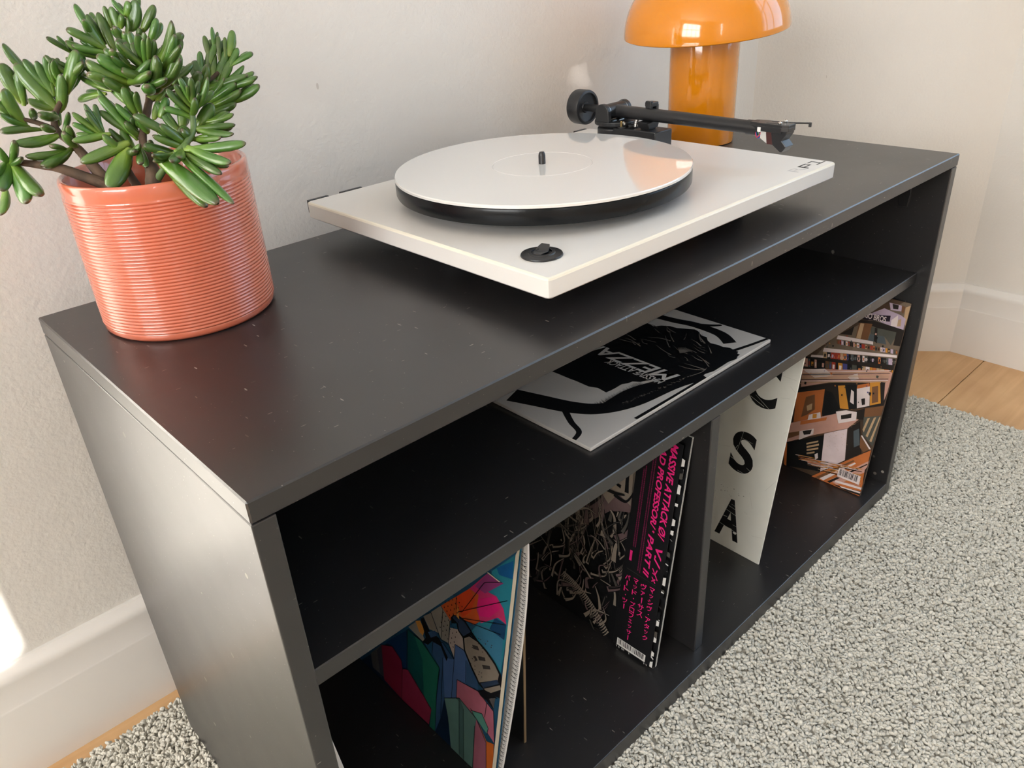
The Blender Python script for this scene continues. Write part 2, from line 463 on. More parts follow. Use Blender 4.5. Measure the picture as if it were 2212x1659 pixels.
# ================================================================== RUG
RX0, RX1, RY0, RY1 = -0.72, 1.328, -1.10, 0.446
m_pile = mat('wool_pile', (0.40, 0.375, 0.325, 1), 0.95, spec=0.15)
nt = m_pile.node_tree; b = nt.nodes['Principled BSDF']
oi = nt.nodes.new('ShaderNodeObjectInfo')
cr = nt.nodes.new('ShaderNodeValToRGB')
cr.color_ramp.elements[0].color = (0.55, 0.525, 0.455, 1); cr.color_ramp.elements[1].color = (0.70, 0.675, 0.595, 1)
nt.links.new(oi.outputs['Random'], cr.inputs['Fac']); nt.links.new(cr.outputs['Color'], b.inputs['Base Color'])
b.inputs['Sheen Weight'].default_value = 0.25
m_back = mat('rug_backing', (0.60, 0.57, 0.50, 1), 0.95, noise=0.2, nscale=300)
rug = thing('rug', (RX0, RY0, ZF), 'pale grey beige woolly rug lying on the oak floor under the black cabinet', 'rug')
mb = MB(); mb.box(RX0, RX1, RY0, RY1, ZF, -0.0065)
bk = mb.build('rug_backing', m_back, None, bevel=0.003); bk.parent = rug; bk.matrix_parent_inverse = rug.matrix_world.inverted() if False else Matrix.Translation((-RX0, -RY0, -ZF))
mb = MB()
nxg, nyg = 60, 46
for i in range(nxg):
    for j in range(nyg):
        xa = RX0 + (RX1 - RX0) * i / nxg; xb = RX0 + (RX1 - RX0) * (i + 1) / nxg
        ya = RY0 + (RY1 - RY0) * j / nyg; yb = RY0 + (RY1 - RY0) * (j + 1) / nyg
        if xa > 0.02 and xb < 0.97 and ya > 0.02 and yb < 0.375: continue
        mb.add([(xa, ya, -0.0068), (xb, ya, -0.0068), (xb, yb, -0.0068), (xa, yb, -0.0068)], [(0, 1, 2, 3)])
pile = mb.build('pile', m_pile); pile.parent = rug; pile.matrix_parent_inverse = Matrix.Translation((-RX0, -RY0, -ZF))
tag(pile, kind='stuff')
ng = bpy.data.node_groups.new('pile_tufts', 'GeometryNodeTree')
ng.interface.new_socket('Geometry', in_out='INPUT', socket_type='NodeSocketGeometry')
ng.interface.new_socket('Geometry', in_out='OUTPUT', socket_type='NodeSocketGeometry')
N = ng.nodes; Lk = ng.links
gi = N.new('NodeGroupInput'); go = N.new('NodeGroupOutput')
dist = N.new('GeometryNodeDistributePointsOnFaces'); dist.distribute_method = 'RANDOM'
dist.inputs['Density'].default_value = 115000
ico = N.new('GeometryNodeMeshIcoSphere'); ico.inputs['Radius'].default_value = 1.0; ico.inputs['Subdivisions'].default_value = 2
sm = N.new('GeometryNodeSetShadeSmooth')
sm_mat = N.new('GeometryNodeSetMaterial'); sm_mat.inputs['Material'].default_value = m_pile
iop = N.new('GeometryNodeInstanceOnPoints')
rot = N.new('FunctionNodeRandomValue'); rot.data_type = 'FLOAT_VECTOR'; rot.inputs['Min'].default_value = (-0.75, -0.75, 0); rot.inputs['Max'].default_value = (0.75, 0.75, 6.283)
scl = N.new('FunctionNodeRandomValue'); scl.data_type = 'FLOAT_VECTOR'; scl.inputs['Min'].default_value = (0.0019, 0.0011, 0.0020); scl.inputs['Max'].default_value = (0.0038, 0.0020, 0.0038); scl.inputs['Seed'].default_value = 5
pos = N.new('GeometryNodeSetPosition')
off = N.new('FunctionNodeRandomValue'); off.data_type = 'FLOAT_VECTOR'; off.inputs['Min'].default_value = (-.001, -.001, 0.0012); off.inputs['Max'].default_value = (.001, .001, 0.0052); off.inputs['Seed'].default_value = 9
Lk.new(gi.outputs[0], dist.inputs['Mesh'])
Lk.new(dist.outputs['Points'], pos.inputs['Geometry']); Lk.new(off.outputs['Value'], pos.inputs['Offset'])
Lk.new(ico.outputs['Mesh'], sm.inputs['Geometry']); Lk.new(sm.outputs['Geometry'], sm_mat.inputs['Geometry'])
Lk.new(pos.outputs['Geometry'], iop.inputs['Points']); Lk.new(sm_mat.outputs['Geometry'], iop.inputs['Instance'])
Lk.new(rot.outputs['Value'], iop.inputs['Rotation']); Lk.new(scl.outputs['Value'], iop.inputs['Scale'])
Lk.new(iop.outputs['Instances'], go.inputs[0])
gm = pile.modifiers.new('tufts', 'NODES'); gm.node_group = ng

# ================================================================== CABINET
L, D, H, T, ZB, ZS, RS, XD = 0.99825, 0.39591, 0.53574, 0.01563, 0.022, 0.37328, 0.01731, 0.49926
cab = thing('record_cabinet', (0, 0, 0), 'long low black fibreboard cabinet with open shelves standing on the rug', 'cabinet')
Z0 = -0.003
bev = 0.0011
mb = MB(); mb.box(0, L, 0, D, H - T, H); mb.build('top_panel', M_MDF, cab, bevel=.0011, seg=1)
for xa in (0, L - T):
    mb = MB(); mb.box(xa, xa + T, 0.0004, D, Z0, H - T - 0.0006); mb.build('side_panel', M_MDF, cab, bevel=bev)
mb = MB(); mb.box(T, L - T, RS, D - .006, ZS - T, ZS); mb.build('shelf', M_MDF, cab, bevel=.0009, seg=1)
mb = MB(); mb.box(XD - T / 2, XD + T / 2, RS, D - .006, ZB, ZS - T - .0003); mb.build('divider', M_MDF, cab, bevel=bev)
mb = MB(); mb.box(T, L - T, 0.0, D - .006, Z0, ZB); mb.build('bottom_panel', M_MDF, cab, bevel=bev)
mb = MB(); mb.box(T, L - T, D - .006, D, Z0, H - T); mb.build('back_panel', M_MDF, cab)
mb = MB(); mb.prism([(0.046, .462), (.058, .462), (.062, .486), (.060, .4995), (.048, .4995), (.044, .482)], -.004, 0, M=Matrix(((0, 0, 1, L - T), (1, 0, 0, 0), (0, 1, 0, 0), (0, 0, 0, 1))))
tag(mb.build('corner_bracket', M_BLKSAT, cab, bevel=.0008), 'small dark metal corner bracket under the top panel')

# ================================================================== TURNTABLE
TX, TY, TR = 0.27439, 0.03283, -0.00318
tt = thing('turntable', (TX, TY, H), 'white record player with black platter rim and black tonearm on the cabinet', 'turntable')
tt.rotation_euler = (0, 0, TR)
PW, PD, PT, PTH = 0.447, 0.360, 0.0400, 0.0172     # plinth width, depth, top height, thickness
PB = PT - PTH
# plinth with chamfered ivory edges
mb = MB()
c = 0.0022
def rr(ins, z):
    x0, x1, y0, y1 = ins, PW - ins, ins, PD - ins; r = max(.0045 - ins, .0025); k = r * .3
    return [(x0 + r, y0, z), (x1 - r, y0, z), (x1 - k, y0 + k, z), (x1, y0 + r, z), (x1, y1 - r, z), (x1 - k, y1 - k, z), (x1 - r, y1, z), (x0 + r, y1, z), (x0 + k, y1 - k, z), (x0, y1 - r, z), (x0, y0 + r, z), (x0 + k, y0 + k, z)]
rings = [rr(c * .6, PB), rr(0, PB + c * .6), rr(0, PT - c), rr(c * .35, PT - c * .35), rr(c, PT)]
vs = [p for r in rings for p in r]; fs = []; mi = []
n = 12
fs.append(tuple(reversed(range(n)))); mi.append(0)
for k in range(4):
    for i in range(n):
        fs.append((k * n + i, k * n + (i + 1) % n, (k + 1) * n + (i + 1) % n, (k + 1) * n + i)); mi.append(1 if k in (2, 3) else 0)
fs.append(tuple(range(4 * n, 5 * n))); mi.append(0)
mb.v = vs; mb.f = fs; mb.m = mi
plinth = mb.build('plinth', [M_WHITE, M_WEDGE], tt, smooth=25)
for fx, fy in ((0.345, 0.075), (0.345, 0.30), (0.06, 0.185)):
    mb = MB(); mb.lathe([(0, 0), (.021, 0), (.0225, .002), (.0225, .012), (.019, .015), (.019, PB), (0, PB)], 40)
    mb.build('foot', M_DARK, tt, smooth=40, loc=(fx, fy, 0))
for xa, xb in ((0.003, 0.028), (0.043, 0.071), (0.418, 0.441)):
    mb = MB(); mb.box(xa, xb, PD - .001, PD + .0035, PB + .004, PT + .0004); mb.build('hinge_bracket', M_BLK, tt, bevel=.0006)
PCX, PCY = 0.4476 - TX, 0.2106 - TY
# platter
mb = MB(); mb.lathe([(0, .0505), (.146, .0505), (.1492, .0512), (.1498, .0525), (.1498, .0640), (.1492, .0655), (.1480, .0660), (0, .0660)], 128)
mb.build('platter', M_BLKGLOSS, tt, smooth=30, loc=(PCX, PCY, 0))
mb = MB(); mb.lathe([(0, .0455), (.062, .0455), (.062, .0505), (0, .0505)], 64); mb.lathe([(0, PT), (.03, PT), (.03, .0455), (0, .0455)], 48)
mb.build('sub_platter', M_BLK, tt, smooth=30, loc=(PCX, PCY, 0))
mb = MB(); mb.lathe([(0, .0660), (.1490, .0660), (.1500, .0665), (.1500, .0685), (.1492, .0694), (.1485, .0694), (.0520, .0694), (.0512, .0694), (.0508, .0692), (.0504, .0692), (.0500, .0694), (.0490, .0694), (0, .0694)], 160)
tag(mb.build('platter_mat', M_GLASSW, tt, smooth=22, loc=(PCX, PCY, 0)), 'glossy white platter disc with a faint centre ring')
mb = MB(); mb.lathe([(0, .066), (.0036, .066), (.0036, .0775), (.0030, .0800), (.0022, .0812), (0, .0815)], 24)
mb.build('spindle', M_BLKSAT, tt, smooth=35, loc=(PCX, PCY, 0))
# switch
sx, sy = 0.3102 - TX, 0.0755 - TY
mb = MB(); mb.lathe([(0, PT), (.0172, PT), (.0176, PT + .0006), (.0172, PT + .0016), (.0115, PT + .0022), (.0108, PT + .0031), (.0086, PT + .0031), (.0082, PT + .0020), (0, PT + .0020)], 64)
bez = mb.build('switch_bezel', M_BLK, tt, smooth=30, loc=(sx, sy, 0))
mb = MB()
prof = [(-.0078, 0.0), (-.0078, .0022), (-.0045, .0026), (0, .0028), (.0045, .0052), (.0070, .0066), (.0078, .0050), (.0078, 0)]
k = []
for s_, wdt in ((-1, .0058), (1, .0058)):
    pass
nn = len(prof)
vs = [(px, -.0060 * math.sqrt(max(.12, 1 - (px / .0092) ** 2)), pz) for px, pz in prof] + [(px, .0060 * math.sqrt(max(.12, 1 - (px / .0092) ** 2)), pz) for px, pz in prof]
fs = [(i, i + 1, nn + i + 1, nn + i) for i in range(nn - 1)] + [tuple(reversed(range(nn))), tuple(range(nn, 2 * nn))]
fs = [tuple(reversed(f)) for f in fs]
mb.add(vs, fs)
rk = mb.build('rocker', M_BLKSAT, bez, bevel=.0004, loc=(0, 0, PT + .0012)); rk.rotation_euler = (0, 0, 0.25)
# model lettering printed on the front right corner
M_INK = mat('black_ink', (0.012, 0.012, 0.013, 1), 0.5)
M_GREYINK = mat('pale_grey_ink', (0.62, 0.61, 0.59, 1), 0.5)
mb = MB()
zt = PT + 0.00012
put_text(mb, 'R', (0.3835, 0.0105), (1, 0), (0, 1), .0185, .0125, zt, 1)
def bars(lst, mi):
    for a in lst: mb.flat([(a[0], a[1]), (a[2], a[1]), (a[2], a[3]), (a[0], a[3])], zt, mi)
x0, y0 = .4045, .0105
bars([(x0, y0, x0 + .0030, y0 + .0125), (x0 + .003, y0 + .0105, x0 + .0165, y0 + .0125), (x0 + .003, y0 + .0048, x0 + .0165, y0 + .0066), (x0 + .0145, y0 + .0066, x0 + .0165, y0 + .0105)], 0)
x0 = .4240
bars([(x0, y0, x0 + .0190, y0 + .0016), (x0 + .0085, y0 + .0016, x0 + .0108, y0 + .0125), (x0 + .0010, y0 + .0109, x0 + .0085, y0 + .0125)], 0)
tag(mb.build('model_lettering', [M_INK, M_GREYINK], tt), 'small printed model lettering, pale grey R then black P1')

# tonearm (runs along -y, parked on its rest)
AX, AZ = 0.3856, PT + 0.0410
ta = MB(); ta.tube([(AX, .272, AZ), (AX, .262, AZ), (AX, .16, AZ - .0004), (AX, .068, AZ - .0012), (AX, .064, AZ - .0012)], [.0066, .0074, .0074, .0069, .0066], 28)
arm = ta.build('tonearm', M_BLK, tt, smooth=40)
# hub across the tube, with yoke cheeks
mb = MB(); mb.tube([(AX - .020, .264, AZ), (AX + .020, .264, AZ)], .0092, 28); mb.build('bearing_hub', M_BLK, arm, smooth=40)
for xx in (AX - .0165, AX + .0165):
    mb = MB(); mb.tube([(xx - .0007, .264, AZ), (xx + .0007, .264, AZ)], .0096, 28); mb.build('bearing_ring', M_CHROME, arm, smooth=40)
mb = MB(); mb.tube([(AX, .27, AZ), (AX, .318, AZ)], .0045, 16); mb.build('counterweight_stub', M_BLK, arm, smooth=40)
mb = MB()
Mc = Matrix(((1, 0, 0, AX), (0, 0, -1, .326), (0, 1, 0, AZ), (0, 0, 0, 1)))
mb.lathe([(0, .001), (.006, .001), (.006, -.002), (.008, -.0022), (.0085, .000), (.019, .000), (.0207, .0012), (.0212, .003), (.0212, .0175), (.0206, .0190), (.0190, .0197), (.0176, .0197), (.0172, .0165), (.0070, .0150), (.0060, .0165), (0, .0165)], 64, M=Mc)
mb.build('counterweight', M_BLK, arm, smooth=35)
mb = MB(); mb.lathe([(0, -.004), (.0045, -.004), (.006, -.0025), (.006, .001), (0, .001)], 24, M=Mc); mb.build('counterweight_boss', M_BLK, arm, smooth=35)
# headshell: flat tapering plate with side flange, slots and screws
mb = MB()
mb.prism([(AX - .0066, .0690), (AX + .0066, .0690), (AX + .0092, .0560), (AX + .0105, .0300), (AX + .0070, .0235), (AX - .0070, .0235), (AX - .0096, .0300), (AX - .0092, .0500)], AZ + .0032, AZ + .0062)
mb.prism([(AX - .0096, .0300), (AX - .0092, .0500), (AX - .0066, .0690), (AX - .0048, .0690), (AX - .0074, .0500), (AX - .0078, .0300)], AZ - .0022, AZ + .0034)
mb.prism([(AX - .0070, .0235), (AX + .0070, .0235), (AX + .0105, .0300), (AX + .0090, .031), (AX + .006, .0255), (AX - .006, .0255), (AX - .0078, .031), (AX - .0096, .0300)], AZ - .0005, AZ + .0034)
hs = mb.build('headshell', M_BLKSAT, arm, bevel=.0005)
mb = MB(); mb.tube([(AX, .075, AZ - .0012), (AX, .0625, AZ - .0012)], .0077, 28); mb.build('arm_collar', M_BLK, arm, smooth=40)
mb = MB(); mb.prism([(AX + .0080, .0335), (AX + .0100, .0300), (AX + .0150, .0185), (AX + .0175, .0120), (AX + .0158, .0112), (AX + .0128, .0180), (AX + .0072, .0290)], AZ + .0050, AZ + .0066)
mb.prism([(AX + .0150, .0137), (AX + .0172, .0145), (AX + .0178, .0115), (AX + .0156, .0108)], AZ + .0020, AZ + .0066)
mb.build('finger_lift', M_BLKSAT, arm, bevel=.0003)
for sx_ in (-.0055, .0055):
    mb = MB(); mb.lathe([(0, 0), (.0020, 0), (.0022, .0006), (.0022, .0016), (.0016, .0022), (0, .0022)], 20); mb.lathe([(0, .002), (.0008, .002), (.0008, .0036), (0, .0038)], 12)
    mb.build('cartridge_screw', M_CHROME, arm, smooth=40, loc=(AX + sx_, .0345, AZ + .0062))
    mb = MB(); mb.prism([(sx_ - .0007 + AX, .0375), (sx_ + .0007 + AX, .0375), (sx_ + .0007 + AX, .0500), (sx_ - .0007 + AX, .0500)], AZ + .0061, AZ + .00645); mb.build('headshell_slot', M_DARK, arm)
# cartridge: maroon body with black angular stylus carrier
m_maroon = mat('maroon_plastic', (0.060, 0.018, 0.016, 1), 0.35)
Mx = Matrix(((0, 0, 1, AX), (1, 0, 0, 0), (0, 1, 0, AZ), (0, 0, 0, 1)))   # (y, z, x) profile extruded along x
mb = MB(); mb.prism([(.0490, .0034), (.0490, -.0040), (.0470, -.0150), (.0385, -.0152), (.0370, .0034)], -.0070, .0070, M=Mx); cart = mb.build('cartridge', m_maroon, arm, bevel=.0004)
mb = MB(); mb.prism([(.0440, .0030), (.0420, -.0060), (.0400, -.0150), (.0305, -.0215), (.0285, -.0215), (.0240, -.0155), (.0295, -.0100), (.0250, -.0030), (.0245, .0020), (.0260, .0030)], -.0078, .0078, M=Mx)
mb.build('stylus_carrier', M_BLKSAT, arm, bevel=.0006)
mb = MB(); mb.prism([(.0560, .0030), (.0490, .0030), (.0480, -.0145), (.0560, -.0100)], -.0060, .0060, M=Mx); mb.build('cartridge_back', mat('grey_metal', (0.55, 0.53, 0.50, 1), 0.35), arm, bevel=.0004)
mb = MB(); mb.box(AX - .0090, AX - .0050, .0545, .0585, AZ - .003, AZ + .0018); mb.build('wire_tag', mat('white_plastic', (.8, .79, .76, 1), .4), arm, bevel=.0004)
for kx, (cn, colr, dx, dz) in enumerate((('red', (0.5, 0.02, 0.05, 1), -.004, -.006), ('blue', (0.03, 0.10, 0.55, 1), -.0015, -.007), ('green', (0.03, 0.22, 0.12, 1), .0015, -.005), ('white', (.75, .74, .72, 1), .004, -.0065))):
    mb = MB(); pts = []
    for q in range(9):
        t_ = q / 8
        pts.append((AX - .002 + dx * (1 - abs(2 * t_ - 1) * .4), .0640 - .0085 * t_, AZ - .0012 + dz * math.sin(math.pi * t_) * 1.3 - .001 * t_))
    mb.tube(pts, .00055, 8); mb.build('tonearm_wire', mat(cn + '_wire', colr, .4), arm, smooth=60)
# base casting
mb = MB()
mb.lathe([(0, PT), (.0200, PT), (.0205, PT + .001), (.0200, PT + .0215), (.0185, PT + .0228), (0, PT + .0228)], 40, M=Matrix.Translation((AX, .264, 0)))
mb.box(AX - .0155, AX + .0165, .187, .252, PT, PT + .0245)
base = mb.build('tonearm_base', M_BLK, tt, smooth=35, bevel=.0010)
mb = MB(); mb.lathe([(0, PT + .0228), (.0130, PT + .0228), (.0130, PT + .0255), (0, PT + .0255)], 36, M=Matrix.Translation((AX, .264, 0))); mb.build('bearing_post', M_DARK, base, smooth=40)
mb = MB(); pts = []
for q in range(28):
    a = 2 * math.pi * q / 28; pts.append((AX + .0235 * math.cos(a), .262 + .026 * math.sin(a) * (1.0 if math.sin(a) > 0 else 1.0)))
mb.prism(pts, PT + .0255, PT + .0308); mb.build('yoke_plate', M_BLK, base, bevel=.0012)
for xx in (AX - .0225, AX + .0165):
    mb = MB(); pr = []
    for q in range(15):
        a = math.pi * q / 14; pr.append((.264 + .0105 * math.cos(a), AZ + .0105 * math.sin(a)))
    pr += [(.2530, PT + .0303), (.2750, PT + .0303)]
    mb.prism(pr, 0, .0060, M=Matrix(((0, 0, 1, xx), (1, 0, 0, 0), (0, 1, 0, 0), (0, 0, 0, 1)))); mb.build('yoke_cheek', M_BLK, base, bevel=.0010)
mb = MB(); mb.box(AX - .012, AX - .004, .256, .262, PT + .0308, PT + .0314); mb.box(AX - .001, AX + .008, .254, .260, PT + .0308, PT + .0314); mb.build('bias_scale', M_CHROME, base)
# arm rest with clip and latch
mb = MB(); mb.box(AX - .0068, AX + .0068, .2035, .2165, PT + .0245, PT + .0280); mb.prism([(AX - .0120, .0), (AX + .0120, .0), (AX + .0085, -.0075), (AX - .0085, -.0075)], .2020, .2180, M=Matrix(((1, 0, 0, 0), (0, 0, 1, 0), (0, 1, 0, PT + .0335), (0, 0, 0, 1))))
mb.box(AX + .0082, AX + .0120, .2040, .2160, PT + .0300, PT + .0520); mb.box(AX - .0005, AX + .0120, .2045, .2155, PT + .0495, PT + .0545); mb.box(AX - .0015, AX + .0030, .2060, .2140, PT + .0470, PT + .0560)
mb.build('arm_rest', M_BLK, base, bevel=.0007)
mb = MB(); pts = [(AX - .004 + .0024 * math.cos(q * 1.05), .2262 + .0024 * math.sin(q * 1.05) - q * .00004, PT + .0255 + q * .00021) for q in range(42)]
mb.tube(pts, .0006, 6); mb.build('lift_spring', M_CHROME, base, smooth=60)
mb = MB(); mb.lathe([(0, PT + .0245), (.0052, PT + .0245), (.0052, PT + .0262), (0, PT + .0262)], 24, M=Matrix.Translation((AX - .0120, .2410, 0))); mb.build('lift_column', M_DARK, base, smooth=40)
mb = MB(); mb.lathe([(0, PT + .0262), (.0016, PT + .0262), (.0016, PT + .0320), (.0010, PT + .0325), (0, PT + .0325)], 16, M=Matrix.Translation((AX - .0130, .2408, 0))); mb.build('lift_pin', M_BRASS, base, smooth=40)
mb = MB(); mb.tube([(AX - .0130, .2380, PT + .0320), (AX - .0120, .2365, PT + .0285)], .0016, 12); mb.build('lift_screw', M_CHROME, base, smooth=40)
mb = MB(); mb.tube([(AX + .004, .2300, PT + .0262), (AX - .006, .2290, PT + .0262), (AX - .010, .2320, PT + .0262)], .0028, 12); mb.build('cue_lever', M_BLK, base, smooth=40)

# ================================================================== LAMP
lamp = thing('mushroom_lamp', (0.8905, 0.3243, H), 'glossy orange mushroom lamp standing behind the turntable near the wall corner', 'lamp')
mb = MB(); mb.lathe([(0, 0), (.0440, 0), (.0470, .0010), (.0478, .0040), (.0478, .186), (.0470, .188), (0, .188)], 96)
mb.build('lamp_base', M_ORANGE, lamp, smooth=30)
mb = MB()
R_, HS = 0.1125, 0.098
outer = []
for q in range(33):
    a = math.radians(90 * q / 32)
    outer.append((R_ * math.cos(a) ** 1.0 if q < 32 else 0, HS * math.sin(a)))
outer = [(R_ - .0012, -.0004), (R_, .0006), (R_ + .0002, .004)] + [p for p in outer if p[1] > .006]
inner = [(p[0] - .002 if p[0] > .003 else 0, p[1] - .002) for p in reversed(outer) if p[1] > .002] + [(R_ - .0022, 0.0)]
mb.lathe(outer, 128); mb.lathe(inner + [outer[0]], 128, mi=1)
sh = mb.build('lamp_shade', [M_ORANGE, M_INSIDE], lamp, smooth=30, loc=(0, 0, .149)); sh.rotation_euler = (0, -math.atan(.0829), 0)
mb = MB(); mb.lathe([(0, .186), (.012, .186), (.012, .205), (.02, .212), (.024, .225), (.018, .243), (0, .249)], 32)
mb.build('bulb', mat('opal_bulb', (.8, .78, .74, 1), .3), lamp, smooth=40)

# ================================================================== POTTED SUCCULENT
PX, PY, PR, PH = 0.1021, 0.3041, 0.0712, 0.1250
pl = thing('potted_succulent', (PX, PY, H), 'green finger-leaved succulent in a ribbed coral ceramic pot on the cabinet', 'plant')
mb = MB()
prof = [(0, 0), (PR - .0040, 0), (PR - .0016, .0008), (PR - .0004, .0028), (PR - .0004, .0062)]
NR = 38; z0, z1 = .0066, .1130
for q in range(NR):
    for (f, dr) in ((0.0, -.00065), (.22, .0001), (.5, .00045), (.78, .0001)):
        z = z0 + (z1 - z0) * (q + f) / NR
        prof.append((PR + .0005 * z / PH + dr, z))
prof += [(PR + .0004, .1135), (PR + .0006, .1150), (PR + .0006, .1225), (PR, .1242), (PR - .0014, .1250), (PR - .0030, .1245), (PR - .0040, .1230), (PR - .0042, .0900), (PR - .0044, .030), (0, .030)]
mb.lathe(prof, 128)
mb.build('pot', M_POT, pl, smooth=75)
mb = MB()
sp = [(0, .098)]
mb.lathe([(PR - .0043, .088), (PR - .0043, .094), (.05, .097), (.02, .0985), (0, .099)], 48); mb.build('soil', M_SOIL, pl, smooth=60)
